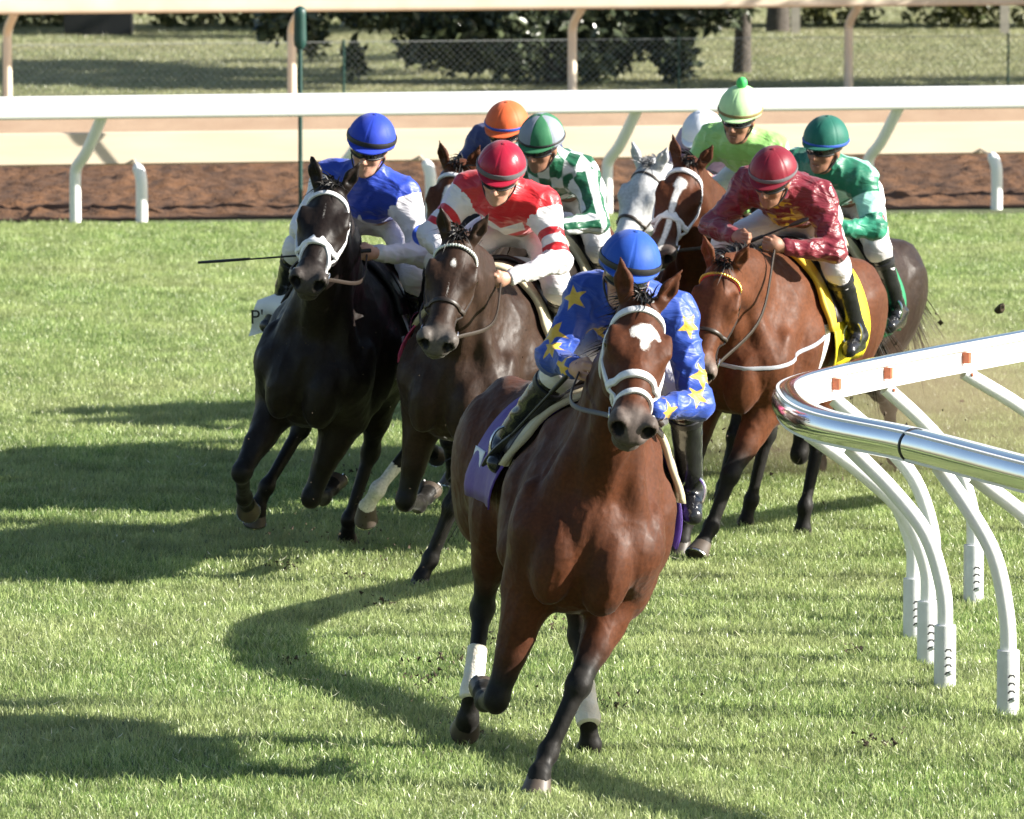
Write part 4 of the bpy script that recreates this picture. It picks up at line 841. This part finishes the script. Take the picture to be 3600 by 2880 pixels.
    fs.append(tuple(range(nth))); mi.append(0); n0 = len(vs)
    for q in range(nth): vs.append(hp_(2 * math.pi * q / nth, R(96), .90))
    for q in range(nth): r = (q + 1) % nth; fs.append((nph * nth + q, n0 + q, n0 + r, nph * nth + r)); mi.append(0)
    fs.append(tuple(n0 + q for q in range(nth))); mi.append(0)
    he = link('helmet', mesh_np('helmet', np.array(vs), fs, True, mi), cols, t)
    if j.get('band'):
        ths = np.linspace(0, 2 * math.pi, 48, endpoint=False); bp = j.get('bph', 84); mb = MB(); mb.strap([hp_(th, R(bp), 1.0) for th in ths], [f * math.cos(th) + l * math.sin(th) for th in ths], j.get('bw', .024), .004, closed=True); mb.build('band', j['band'], he, True)
    ths = np.linspace(-1.15, 1.15, 22); vs = []
    for th in ths:
        k = math.cos(th / 1.15 * math.pi / 2); a0 = hp_(th, R(92), .99); a1 = a0 + f * .032 * k - u * .014 * k; vs += [a0, a1, a1 - u * .006, a0 - u * .008]
    fs = [(4 * i + q, 4 * i + (q + 1) % 4, 4 * i + 4 + (q + 1) % 4, 4 * i + 4 + q) for i in range(21) for q in range(4)]; mb = MB(); mb.add(vs, fs); mb.build('peak', j.get('peak', cols[0]), he, True)
    if j.get('pom'): mb = MB(); mb.lathe(hc + u * (e_ * stretch - .012), u, [(.03 * math.sin(x) + .001, .030 - .034 * math.cos(x)) for x in np.linspace(0, math.pi, 10)], 16); mb.build('pompom', j['pom'], he, True)
    else: mb = MB(); mb.lathe(hc + u * (e_ * stretch - .003), u, [(.013, 0), (.011, .005), (.004, .008)], 10); mb.build('button', cols[0], he, True)
    go = None
    def gp(th, z, k=1.): return X(.012, 0, 0) + f * (.098 * k) * math.cos(th) + l * .080 * k * math.sin(th) + u * z
    ths = np.linspace(-1.25, 1.25, 26); vs = []
    for th in ths:
        nb = .012 * math.exp(-(th / .16) ** 2); vs += [gp(th, .026 - .006 * abs(th), 1.07), gp(th, .002, 1.10), gp(th, -.024 + nb + .006 * abs(th), 1.06), gp(th, .0, .95)]
    fs = [(4 * i + q, 4 * i + (q + 1) % 4, 4 * i + 4 + (q + 1) % 4, 4 * i + 4 + q) for i in range(25) for q in range(4)] + [(0, 1, 2, 3), (100, 103, 102, 101)]
    mb = MB(); mb.add(vs, fs); go = mb.build('goggles', j.get('lens', M['lens']), t, True)
    mb = MB(); mb.strap([gp(th, .024 - .006 * abs(th), 1.08) for th in ths], [f * math.cos(th) + l * math.sin(th) for th in ths], .008, .004); mb.strap([gp(th, -.022 + .012 * math.exp(-(th / .16) ** 2) + .006 * abs(th), 1.07) for th in ths], [f * math.cos(th) + l * math.sin(th) for th in ths], .008, .004); mb.build('frame', M['black'], go, True)
    ths = np.linspace(1.2, 2 * math.pi - 1.2, 30); mb = MB(); mb.strap([gp(th, .005, 1.06) - f * .02 * (1 - math.cos(th)) * .5 for th in ths], [f * math.cos(th) + l * math.sin(th) for th in ths], .022, .004); mb.build('strap', M['black'], go, True)
    pts = bez([X(.0, .086, .01), X(.02, .078, -.06), X(.055, .04, -.118), X(.062, 0, -.130), X(.055, -.04, -.118), X(.02, -.078, -.06), X(.0, -.086, .01)], 22); mb = MB(); mb.strap(pts, nrm(pts - X(.0, 0, -.03)), .016, .003); mb.build('chin_strap', j.get('chin', M['black']), he, True)
    return t
def whip(p0, p1, label, c, loop=None):
    t = empty('riding_crop', c['root'].location, c['root'].rotation_euler); t.scale = c['root'].scale; tag(t, label, 'whip', 'riding crops'); o = V(0, 0, c['dz']); p0 = V(*p0) + o; p1 = V(*p1) + o; d = p1 - p0
    mb = MB(); mb.tube([p0, p0 + d * .05, p0 + d * .28], [.010, .011, .009], 10); mb.build('handle', M['black'], t, True)
    mb = MB(); mb.tube([p0 + d * .28, p0 + d * .72], [.006, .004], 8); mb.build('shaft', M['black'], t, True)
    mb = MB(); mb.strap([p0 + d * q for q in np.linspace(.70, 1, 6)], [np.cross(nrm(d), (.3, .9, .2))] * 6, [.010, .022, .030, .032, .028, .012], .006); mb.build('flap', M['black'], t, True)
M['breeches'] = cloth_mat('white_breeches', (.76, .73, .74), rough=.55, fold=.35, fs=12)
# ------------------------------------------------------------------ the field
def armcoord(P, D, s):
    S, E, H_ = D['s' + s], D['e' + s], D['h' + s]; a = nrm(E - S); b = nrm(H_ - E); LU = np.linalg.norm(E - S)
    d1, t1 = segd(P, S, E); d2, t2 = segd(P, E, H_); up = d1 <= d2
    s_ = np.where(up, (P - S) @ a, LU + np.maximum((P - E) @ b, 0)); d = np.minimum(d1, d2); inn = d < np.where(up, .10, .085); return s_, inn, d, up, a, b
def sleeves(P, D, start=.0):
    out = np.full(len(P), -.05)
    for s in 'lr': s_, inn, *_ = armcoord(P, D, s); out = np.where(inn, np.maximum(out, s_ - start), out)
    return out
def pat_stars(P, N, D):
    L = []
    for s, k in (('l', 1), ('r', -1)):
        S, E, H_ = D['s' + s], D['e' + s], D['h' + s]
        for q, (fx, fy, fz), r, ro in ((.18, (.1, k * .06, .05), .055, .2), (.62, (.06, k * .06, .0), .060, .9), (.62, (-.06, k * .05, -.02), .055, .3)): L.append((S * (1 - q) + E * q + V(fx, fy, fz), r, ro))
        for q, (fx, fy, fz), r, ro in ((.18, (.03, k * .03, .05), .052, .1), (.62, (.05, k * .04, -.02), .052, .8)): L.append((E * (1 - q) + H_ * q + V(fx, fy, fz), r, ro))
    c = D['ch']; L += [(c + V(.06, .12, .10), .065, .2), (c + V(-.12, .05, .14), .07, .1), (c + V(-.2, -.12, .10), .07, .5), (c + V(.08, -.12, -.08), .07, .3), (c + V(.07, .08, -.10), .065, .9)]
    return stars(P, N, L), None
def pat_white_sleeves(P, N, D):
    p1 = sleeves(P, D, .02); S, E = D['sl'], D['el']; c = S * .35 + E * .65; n = nrm(V(.75, .62, .05)); i = np.argmin(np.linalg.norm(P - (c + n * .07), axis=1)); r = np.linalg.norm(P - P[i], axis=1)
    st = star_sd((P - D['ch'])[:, 1], (P - D['ch'])[:, 2] + .16, .075); p1 = np.maximum(p1, np.where(P[:, 0] > D['ch'][0] - .05, st, -.05)); p1 = np.maximum(p1, D['pel'][0] + .13 - P[:, 0])
    return p1, np.minimum(.055 - r, r - .030)
def pat_chevron(P, N, D):
    out = np.full(len(P), -.05)
    for s in 'lr':
        s_, inn, d, up, a, b = armcoord(P, D, s); z = s_ + .35 * np.abs((P - D['s' + s])[:, 0] - .03); v = np.minimum(s_ - .03, np.maximum(np.maximum(.15 - z, np.minimum(z - .19, .235 - z)), z - .275)); out = np.where(inn, np.maximum(out, v), out)
    c = D['ch']; q = (P - c)[:, 2] + .10 - .5 * np.abs((P - c)[:, 1]) * 1.; ch = np.minimum(.022 - np.abs(q + .03), .11 - np.abs((P - c)[:, 1])); ch = np.where((P[:, 0] > c[0] - .1), ch, -.05); return np.maximum(out, ch), None
def pat_check(P, N, D):
    p = np.sin(P[:, 0] * 48) * np.sin(P[:, 1] * 48 + .8) * .02
    for s in 'lr':
        s_, inn, d, up, a, b = armcoord(P, D, s); q = P - D['s' + s]; n1 = nrm(np.cross(a, (1, .2, 0))); n2 = np.cross(a, n1); q2 = P - D['e' + s]; m1 = nrm(np.cross(b, (1, .2, 0))); m2 = np.cross(b, m1)
        an = np.where(up, np.arctan2(q @ n1, q @ n2), np.arctan2(q2 @ m1, q2 @ m2)); p = np.where(inn & (s_ > .02), np.cos(an * 4) * .02, p)
    return p, None
def pat_hoops(P, N, D):
    a = nrm(D['ch'] - D['pel']); p = np.sin(((P - D['pel']) @ a) * 22 - 2.4) * .03 - .012
    for s in 'lr': s_, inn, *_ = armcoord(P, D, s); p = np.where(inn & (s_ > .02), np.sin(s_ * 27 - 2.6) * .03, p)
    f = np.full(len(P), -.05)
    for s in 'lr': s_, inn, *_ = armcoord(P, D, s); f = np.where(inn, s_ - .31, f)
    return p, f
def pat_print(P, N, D):
    c = D['ch']; q = P - c; m = np.minimum(.045 - np.abs(q[:, 2] + .13), .12 - np.abs(q[:, 1])); m2 = np.minimum(.03 - np.abs(q[:, 2] + .03), .10 - np.abs(q[:, 1])); n = vnoise(P * V(20, 55, 55), 3) - .5
    v = np.where(q[:, 0] > 0, np.minimum(np.maximum(m, m2), n * .06), -.05); return v, None
def logo(P, N, D):
    k = D['kl'] * .5 + D['pel'] * .5 + V(.06, .14, .04); i = np.argmin(np.linalg.norm(P - k, axis=1)); q = P - P[i]; r = np.linalg.norm(q, axis=1); return np.where(r < .07, np.abs(np.sin(q[:, 2] * 95)) * .02 * np.sign(np.sin(q[:, 0] * 110 + q[:, 2] * 30)) - .004, -.02)

BLK = (.010, .009, .008)
bay = coat_mat('bay_coat', (.080, .0245, .0092), BLK, (.085, .068, .060))
bay2 = coat_mat('bright_bay_coat', (.105, .034, .013), BLK, (.17, .13, .11))
dk = coat_mat('dark_bay_coat', (.012, .0075, .006), (.008, .007, .007), (.050, .042, .038), .46)
dk2 = coat_mat('seal_brown_coat', (.034, .018, .0115), BLK, (.095, .083, .075), .46)
dk3 = coat_mat('brown_bay_coat', (.030, .018, .013), BLK, (.06, .05, .045), .44)
grey = coat_mat('grey_coat', (.56, .57, .58), (.16, .16, .17), (.30, .28, .28), .5)
M['hair_grey'] = pbr('mane_grey', (.20, .20, .21), .5)
blue = (.010, .055, .36); gold = (.62, .38, .03)
def cap(n, col, rough=.6): return pbr(n, col, rough, spec=.3, nscale=20, ncol=[x * .85 for x in col], bump=.06, bscale=30, sheen=.1)
C_ = dict(blue=cap('cap_blue', (.012, .075, .42)), royal=cap('cap_royal', (.010, .040, .42)), crimson=cap('cap_crimson', (.34, .006, .030), .34), orange=cap('cap_orange', (.75, .13, .035)), green=cap('cap_green', (.03, .17, .075)), greyc=cap('cap_grey', (.24, .27, .32)),
          maroon=cap('cap_maroon', (.19, .008, .022), .45), lime=cap('cap_lime', (.46, .72, .36)), white=cap('cap_white', (.72, .75, .82)), teal=cap('cap_teal', (.006, .12, .085)), pom=cap('pom_green', (.06, .55, .13)), band_blue=cap('band_blue', (.02, .08, .42)), greyb=cap('band_grey', (.12, .11, .12)), gold=cap('band_gold', (.22, .16, .06)))
def clo(n, col, r=.55): return pbr(n, col, r, nscale=10, ncol=[x * .85 for x in col], bump=.35, bscale=14)
CL = dict(purple=clo('cloth_purple', (.085, .035, .26)), white=clo('cloth_white', (.74, .76, .80)), pink=clo('cloth_pink', (.72, .10, .24)), yellow=clo('cloth_yellow', (.80, .62, .01)), green=clo('cloth_green', (.01, .22, .09)), red=clo('cloth_red', (.55, .02, .03)), black=clo('cloth_black', (.02, .02, .02)), orange=clo('cloth_orange', (.7, .2, .02)), sky=clo('cloth_turquoise', (.05, .38, .45)))
M['bead_w'] = pbr('bead_white', (.75, .78, .72), .25); M['bead_g'] = pbr('bead_gold', (.55, .36, .06), .3, .6); M['red_web'] = pbr('red_webbing', (.4, .02, .03), .5); M['greystrap'] = pbr('grey_strap', (.38, .40, .44), .5); M['yellowpad'] = pbr('yellow_pad', (.72, .46, .03), .6)
WB = dict(mat=M['white_tack'], w=.024, t=.008, rein=M['leather'])
LB = dict(mat=M['leather'], w=.016, t=.005, rein=M['leather'])
def J(**k): d = dict(JK); d.update(k); return d
def off(d, names, v):
    for n in names: d[n] = tuple(np.array(d[n]) + np.array(v))
    return d
UP = ('hd', 'nk', 'ch', 'sl', 'sr', 'el', 'er', 'pel')

H1 = dict(label='leading bay horse with white star and white bridle, purple saddle cloth', x=.075, y=32.75, yaw=1, sw=.19, lean=12, sc=1.09, dz=-.125, clx=-.30, h=.0072, mat=bay, poll=(1.08, .0, 2.03), pitch=43, hyaw=7, marks=[('star', .165, .040, .062, .012), ('star', .205, .045, .024, .014)],
    legs=dict(lf=(-42, 36, 12, 40, 10, -13), rf=(-22, 4, -80, -98, -110, 5, 5), rh=(62, -20, 31, -12, -58, -4), lh=(59, -10, 34, -12, -58, 17)), wraps=('lh', 'rh'), bridle=dict(WB, lower=1, eight=0, w=.026, bw=.028), cloth=(CL['purple'], 112, (-.28, -.10, -84, -102, CL['white'], .045), (-.28, -.16, 98, 108, CL['white'], .045)), jh=.0058,
    jk=J(label='jockey in blue silks with gold stars and blue cap on the leading horse', mat=cloth_mat('silks_star', blue, gold, rough=.5), pat=pat_stars, capmats=[C_['blue']], band=M['black'], pit=15, hy=0, hd=(.54, -.05, 2.10), kr=(.33, -.21, 1.67), ar=(.0, -.36, 1.31), kl=(.30, .28, 1.66), al=(.0, .40, 1.27), sl=(.35, .17, 1.97), sr=(.35, -.17, 1.97), el=(.47, .325, 1.66), er=(.46, -.26, 1.72), hl=(.72, .11, 1.62), hr=(.73, -.16, 1.72)))
H2 = dict(label='near black horse with white bridle at the left of the field', x=-1.07, y=40.2, yaw=-13, lean=12, sc=1.05, dz=-.06, flap=.07, padphi=60, h=.0095, mat=dk, poll=(1.08, .0, 2.0), pitch=40, hyaw=10, hroll=-4, marks=[('star', .18, .05, .006)],
    legs=dict(lf=(-38, 2, -84, -110, -130, -10), rf=(-30, 42, -56, -66, -70, 7), rh=(60, -22, 30, 5, -20, 13), lh=(48, -30, 10, -35, -60, -4)), bridle=dict(WB, eight=1, w=.024), cloth=(CL['white'], 112), pad=CL['black'], jh=.008,
    jk=J(label='jockey in royal blue with white sleeves and blue armband on the near black horse', mat=cloth_mat('silks_royal', (.010, .045, .40), (.70, .68, .72), (.02, .07, .45), rough=.45), pat=pat_white_sleeves, capmats=[C_['royal']], band=M['black'], pit=14, hy=4, nk=(.38, 0, 2.02), el=(.40, .36, 1.72), er=(.46, -.25, 1.72), hl=(.70, .15, 1.70), hd=(.50, .01, 2.18), bmat=None))
H3 = dict(label='dark brown horse with small star and beaded browband beside the near black horse', x=-.28, y=39.65, yaw=-15, lean=10.5, sc=1.04, dz=-.07, flap=.13, h=.0095, mat=dk2, poll=(1.12, 0, 1.81), pitch=48, hyaw=11, marks=[('star', .16, .028, .017), ('star', .30, .05, .006)],
    legs=dict(lf=(-42, 14, 2, 20, 0, -12), rf=(-38, 2, -80, -105, -125, 2), rh=(62, -10, 16, -15, -40, 26), lh=(45, -25, 12, -10, -40, 0)), socks=('rh',), wraps=('lh',), hoofmat=M['hoof'], bridle=dict(LB, beads=M['bead_w'], bw=.02, nw=.022), cloth=(CL['pink'], 112), jh=.008,
    jk=J(label='jockey in red and white chevrons with glossy crimson cap', mat=cloth_mat('silks_red', (.55, .010, .018), (.72, .70, .72), rough=.4), pat=pat_chevron, capmats=[C_['crimson']], band=C_['greyb'], pit=24, hy=6, hd=(.56, .0, 2.10), hl=(.72, .14, 1.62), hr=(.72, -.12, 1.64)))
H4 = dict(label='bay horse with broad star whose head shows behind the red jockey', x=-.09, y=44.6, yaw=-22, lean=8, h=.012, mat=bay, poll=(1.16, 0, 1.88), pitch=52, hyaw=6, marks=[('star', .17, .05, .035), ('stripe', .2, .5, .022)], legs=dict(lf=(-30, 40, 28, 55, 20, 0), rf=(-34, 30, -40, -60, -80, 3), lh=(5, -60, -35, -60, -80, 3), rh=(12, -52, -25, -30, -60, 3)), bridle=dict(WB, w=.024), cloth=(CL['orange'], 105), jh=.010,
    jk=J(label='jockey in orange cap with blue band half hidden behind the green and grey cap', mat=cloth_mat('silks_dark', (.02, .03, .14)), capmats=[C_['orange']], band=C_['band_blue'], bw=.014, hd=(.52, 0, 2.06)))
H5 = dict(label='black horse mostly hidden behind the dark brown horse', x=.05, y=42.9, yaw=-20, lean=9, h=.012, mat=dk, poll=(1.12, 0, 1.86), pitch=50, hyaw=-4, legs=dict(lf=(-30, 40, 28, 55, 20, 0), rf=(-34, 30, -40, -60, -80, 3), lh=(5, -60, -35, -60, -80, 3), rh=(12, -52, -25, -30, -60, 3)), bridle=dict(LB), cloth=(CL['red'], 105), jh=.0085,
    jk=J(label='jockey in green and white checks with green and grey panelled cap', mat=cloth_mat('silks_check', (.70, .73, .74), (.005, .10, .045), rough=.4), pat=pat_check, capmats=[C_['green'], C_['greyc']], band=M['black'], bw=.012, tan=1, pit=22, hy=-6, hd=(.54, 0, 2.10), bph=88))
H6 = dict(label='bright bay horse with yellow saddle cloth nearest the bent rail', x=1.25, y=41.0, yaw=-21, lean=10, sc=1.03, dz=-.06, h=.0095, mat=bay2, poll=(1.12, 0, 1.58), pitch=58, hyaw=10, marks=[], legs=dict(rf=(-42, 24, 6, 30, 5, -6), lf=(-30, 38, 16, 40, 40, -6), rh=(40, -30, 2, 10, -30, 3), lh=(58, -18, 18, 0, -20, 4)), bridle=dict(LB, beads=M['bead_g'], brow=M['red_web'], bw=.02), cloth=(CL['yellow'], 116), pad=M['yellowpad'], breast=M['greystrap'], jh=.008,
    jk=off(J(label='jockey in plain maroon silks and maroon cap on the bright bay horse', mat=cloth_mat('silks_maroon', (.17, .008, .020), (.62, .40, .02), rough=.38, fold=.7), pat=pat_print, cr=.011, capmats=[C_['maroon']], band=C_['greyb'], bw=.018, pit=26, hy=-2, tan=1, hd=(.58, .0, 2.05)), UP, (0, 0, -.05)))
H7 = dict(label='bay horse with long white blaze and white noseband in the middle of the field', x=1.195, y=44.4, yaw=-24, lean=9, h=.011, mat=bay, poll=(1.14, 0, 1.92), pitch=48, hyaw=8, hroll=6, marks=[('star', .15, .05, .04), ('stripe', .17, .56, .020)], legs=dict(lf=(-30, 40, 28, 55, 20, 0), rf=(-34, 30, -40, -60, -80, 3), lh=(5, -60, -35, -60, -80, 3), rh=(12, -52, -25, -30, -60, 3)), bridle=dict(WB, eight=1, w=.026), cloth=(CL['black'], 105), jh=.008,
    jk=off(J(label='jockey in lime green with pale lime cap and green pompom', mat=cloth_mat('silks_lime', (.30, .60, .17), rough=.4), capmats=[C_['lime']], band=C_['gold'], bw=.016, bph=88, pom=C_['pom'], tall=1.12, tan=1, pit=16, hy=4, hd=(.50, 0, 2.14)), UP, (0, 0, .02)))
H8 = dict(label='grey horse at the back of the field', x=1.27, y=47.9, yaw=-30, dz=-.19, lean=7, h=.0125, mat=grey, hairmat=M['hair_grey'], poll=(1.18, 0, 1.75), pitch=50, hyaw=4, legs=dict(lf=(-30, 40, 28, 55, 20, 0), rf=(-34, 30, -40, -60, -80, 3), lh=(5, -60, -35, -60, -80, 3), rh=(12, -52, -25, -30, -60, 3)), bridle=dict(LB), cloth=(CL['red'], 105), jh=.010,
    jk=off(J(label='jockey in white cap half hidden on the grey horse', mat=cloth_mat('silks_pink', (.42, .30, .42)), capmats=[C_['white']], pit=25, hd=(.56, 0, 2.02)), UP, (0, 0, -.12)))
H9 = dict(label='dark brown horse with green saddle cloth behind the bright bay', x=1.60, y=43.4, yaw=-22, lean=10, dz=-.14, h=.0115, mat=dk3, poll=(1.15, 0, 1.70), pitch=55, legs=dict(lf=(-38, 8, -90, -130, -150, 3), rf=(-42, 20, 10, 30, 10, 0), rh=(20, -45, -10, -30, -60, 2), lh=(15, -55, -30, -70, -90, 4)), bridle=dict(LB), clx=-.30, cloth=(CL['green'], 112, (-.28, -.12, 98, 108, CL['white'], .047)), jh=.008,
    jk=off(J(label='jockey in mint and green hoops with dark green cap at the right', mat=cloth_mat('silks_hoops', (.010, .16, .09), (.30, .62, .50), (.02, .24, .14), rough=.45), pat=pat_hoops, capmats=[C_['teal']], band=C_['band_blue'], bw=.014, bph=92, tan=1, pit=12, hy=-8, hd=(.50, 0, 2.12), bmat=cloth_mat('breeches_print', (.76, .73, .74), (.55, .03, .06), rough=.55, fold=.35), bpat=logo), UP, (0, 0, -.03)))
for d in (H2,): d['jk'].pop('bmat', None)
FIELD = [H1, H2, H3, H4, H5, H6, H7, H8, H9]
for d in FIELD: horse(d); jockey(d)

if FIELD:
    whip((.74, -.17, 1.74), (.05, -.42, 1.22), 'black riding crop slanting down beside the leading horse', H1)
    whip((.72, .17, 1.72), (.98, -.60, 1.50), 'black riding crop held out level by the blue and white jockey', H2)
    whip((.66, -.06, 1.66), (.58, .22, 1.84), 'short black riding crop in the fist of the maroon jockey', H6)

    # turned-out corner of the white saddle cloth with its lettering
    dz2 = H2['dz']; nu, nv = 10, 10; vs = []
    for i in range(nu):
        for k in range(nv):
            a, b = i / (nu - 1), k / (nv - 1); vs.append((.10 + .05 * math.sin(b * 4 + a) - .10 * a, -.34 - .16 * a - .03 * b * a, 1.36 + dz2 - .20 * b - .10 * a))
    vs += [(x - .006, y, z) for x, y, z in vs]; n = nu * nv; q = lambda i, k: i * nv + k
    fs = [(q(i, k), q(i + 1, k), q(i + 1, k + 1), q(i, k + 1)) for i in range(nu - 1) for k in range(nv - 1)]; fs += [tuple(x + n for x in f[::-1]) for f in fs]
    link('turned_corner', mesh_np('turned_corner', np.array(vs), fs), CL['white'], H2['clothobj'])
    fc = bpy.data.curves.new('lettering', 'FONT'); fc.body = "P'"; fc.size = .10; fc.extrude = .002; tmp = bpy.data.objects.new('lettering', fc); COL.objects.link(tmp)
    me = bpy.data.meshes.new_from_object(tmp); bpy.data.objects.remove(tmp); fo = link('lettering', me, M['black'], H2['clothobj'])
    fo.location = (.135, -.49, 1.15 + dz2); fo.rotation_euler = (R(90), R(-12), R(90))
    # turf thrown up by the hooves
    M['clod'] = pbr('clod_soil', (.07, .05, .028), .95, nscale=60, ncol=(.035, .025, .016), bump=.5, bscale=80)
    def clod(name, p, r, seed):
        g = np.random.default_rng(seed); bm = bmesh.new(); bmesh.ops.create_icosphere(bm, subdivisions=2, radius=1)
        for v in bm.verts: v.co *= r * (.55 + .8 * float(vnoise(np.array(v.co)[None] * 1.7, seed)[0]))
        for v in bm.verts: v.co.x *= 1.5
        me = bpy.data.meshes.new(name); bm.to_mesh(me); bm.free(); o = link(name, me, M['clod']); o.location = p; o.rotation_euler = g.uniform(0, 3, 3); return o
    tag(clod('turf_clod', (2.75, 43.5, 1.02), .024, 3), 'dark clod of turf flying in the air at the right above the grass', 'clod')
    vs = []; fs = []; g = np.random.default_rng(8)
    for (cx, cy, cz), sp, n, sz in (((1.55, 43.2, .55), (.55, .9, .35), 110, .014), ((.95, 41.6, .5), (.25, .5, .3), 50, .012), ((-.55, 38.9, .75), (.5, .2, .5), 240, .0042), ((-.85, 39.3, .15), (.4, .3, .15), 120, .008), ((0., 33.4, .10), (.4, .4, .12), 120, .006)):
        for _ in range(n):
            p = V(cx, cy, cz) + g.normal(size=3) * V(*sp); p[2] = abs(p[2]) + .02; r = sz * g.uniform(.4, 1.6); q = [p + nrm(g.normal(size=3)) * r for _ in range(4)]; k = len(vs); vs += q; fs += [(k, k + 1, k + 2), (k, k + 2, k + 3), (k, k + 3, k + 1), (k + 1, k + 3, k + 2)]
    o = link('flying_dirt', mesh_np('flying_dirt', np.array(vs), fs, False), M['clod']); tag(o, 'specks of soil and grass thrown up by the galloping hooves', 'dirt', kind='stuff')
    vs = []; fs = []                                     # torn divots where hooves have dug in
    for _ in range(24):
        y = g.uniform(31.5, 47); cx = g.normal() * .9 + (.1 if y < 36 else .4); rr = g.uniform(.03, .08)
        for _ in range(26):
            p = V(cx, y, .0) + g.normal(size=3) * V(rr, rr * 1.6, 0) + V(0, 0, abs(g.normal()) * .022 + .012); r = g.uniform(.006, .018); q = [p + nrm(g.normal(size=3)) * r for _ in range(4)]; k = len(vs); vs += q; fs += [(k, k + 1, k + 2), (k, k + 2, k + 3), (k, k + 3, k + 1), (k + 1, k + 3, k + 2)]
    o = link('torn_divots', mesh_np('torn_divots', np.array(vs), fs, False), M['clod']); tag(o, 'crumbs of torn soil lying in the turf along the hoof tracks', 'divots', kind='stuff')
    vs = []; fs = []                                     # clippings and crumbs lying on the turf
    for _ in range(900):
        y = g.uniform(30, 52); p = V(g.uniform(-.075, .075) * y, y, g.uniform(.03, .05)); d = nrm(V(g.normal(), g.normal(), .15)) * g.uniform(.02, .05); s_ = nrm(np.cross(d, (0, 0, 1))) * .003; k = len(vs); vs += [p - d, p + s_, p + d + V(0, 0, .008), p - s_]; fs.append((k, k + 1, k + 2, k + 3))
    o = link('grass_clippings', mesh_np('grass_clippings', np.array(vs), fs, False), pbr('dry_clipping', (.62, .60, .42), .7)); tag(o, 'pale cut grass clippings lying scattered on the turf', 'clippings', kind='stuff')
    # dust hanging behind the second group
    dm = bpy.data.materials.new('dust_air'); dm.use_nodes = True; N, L = nodes(dm); N.remove(N['Principled BSDF']); pv = N.new('ShaderNodeVolumePrincipled'); pv.inputs['Color'].default_value = (.62, .48, .33, 1); pv.inputs['Anisotropy'].default_value = .1
    tc = N.new('ShaderNodeTexCoord'); ln = N.new('ShaderNodeVectorMath'); ln.operation = 'LENGTH'; L.new(tc.outputs['Object'], ln.inputs[0]); n1 = N.new('ShaderNodeTexNoise'); n1.inputs['Scale'].default_value = 2.2; L.new(tc.outputs['Object'], n1.inputs[0])
    f1 = ramp01(N, L, ln.outputs['Value'], 1.0, .25); f2 = ramp01(N, L, n1.outputs[0], .3, .75); mu = N.new('ShaderNodeMath'); mu.operation = 'MULTIPLY'; L.new(f1, mu.inputs[0]); L.new(f2, mu.inputs[1]); m2 = N.new('ShaderNodeMath'); m2.operation = 'MULTIPLY'; m2.inputs[1].default_value = 1.5; L.new(mu.outputs[0], m2.inputs[0])
    L.new(m2.outputs[0], pv.inputs['Density']); L.new(pv.outputs[0], N['Material Output'].inputs['Volume'])
    bm = bmesh.new(); bmesh.ops.create_icosphere(bm, subdivisions=3, radius=1); me = bpy.data.meshes.new('dust_cloud'); bm.to_mesh(me); bm.free(); o = link('dust_cloud', me, dm); o.location = (2.1, 44.6, .35); o.scale = (1.7, 1.4, .75)
    tag(o, 'brown dust hanging over the turf behind the bright bay horse', 'dust', kind='stuff')
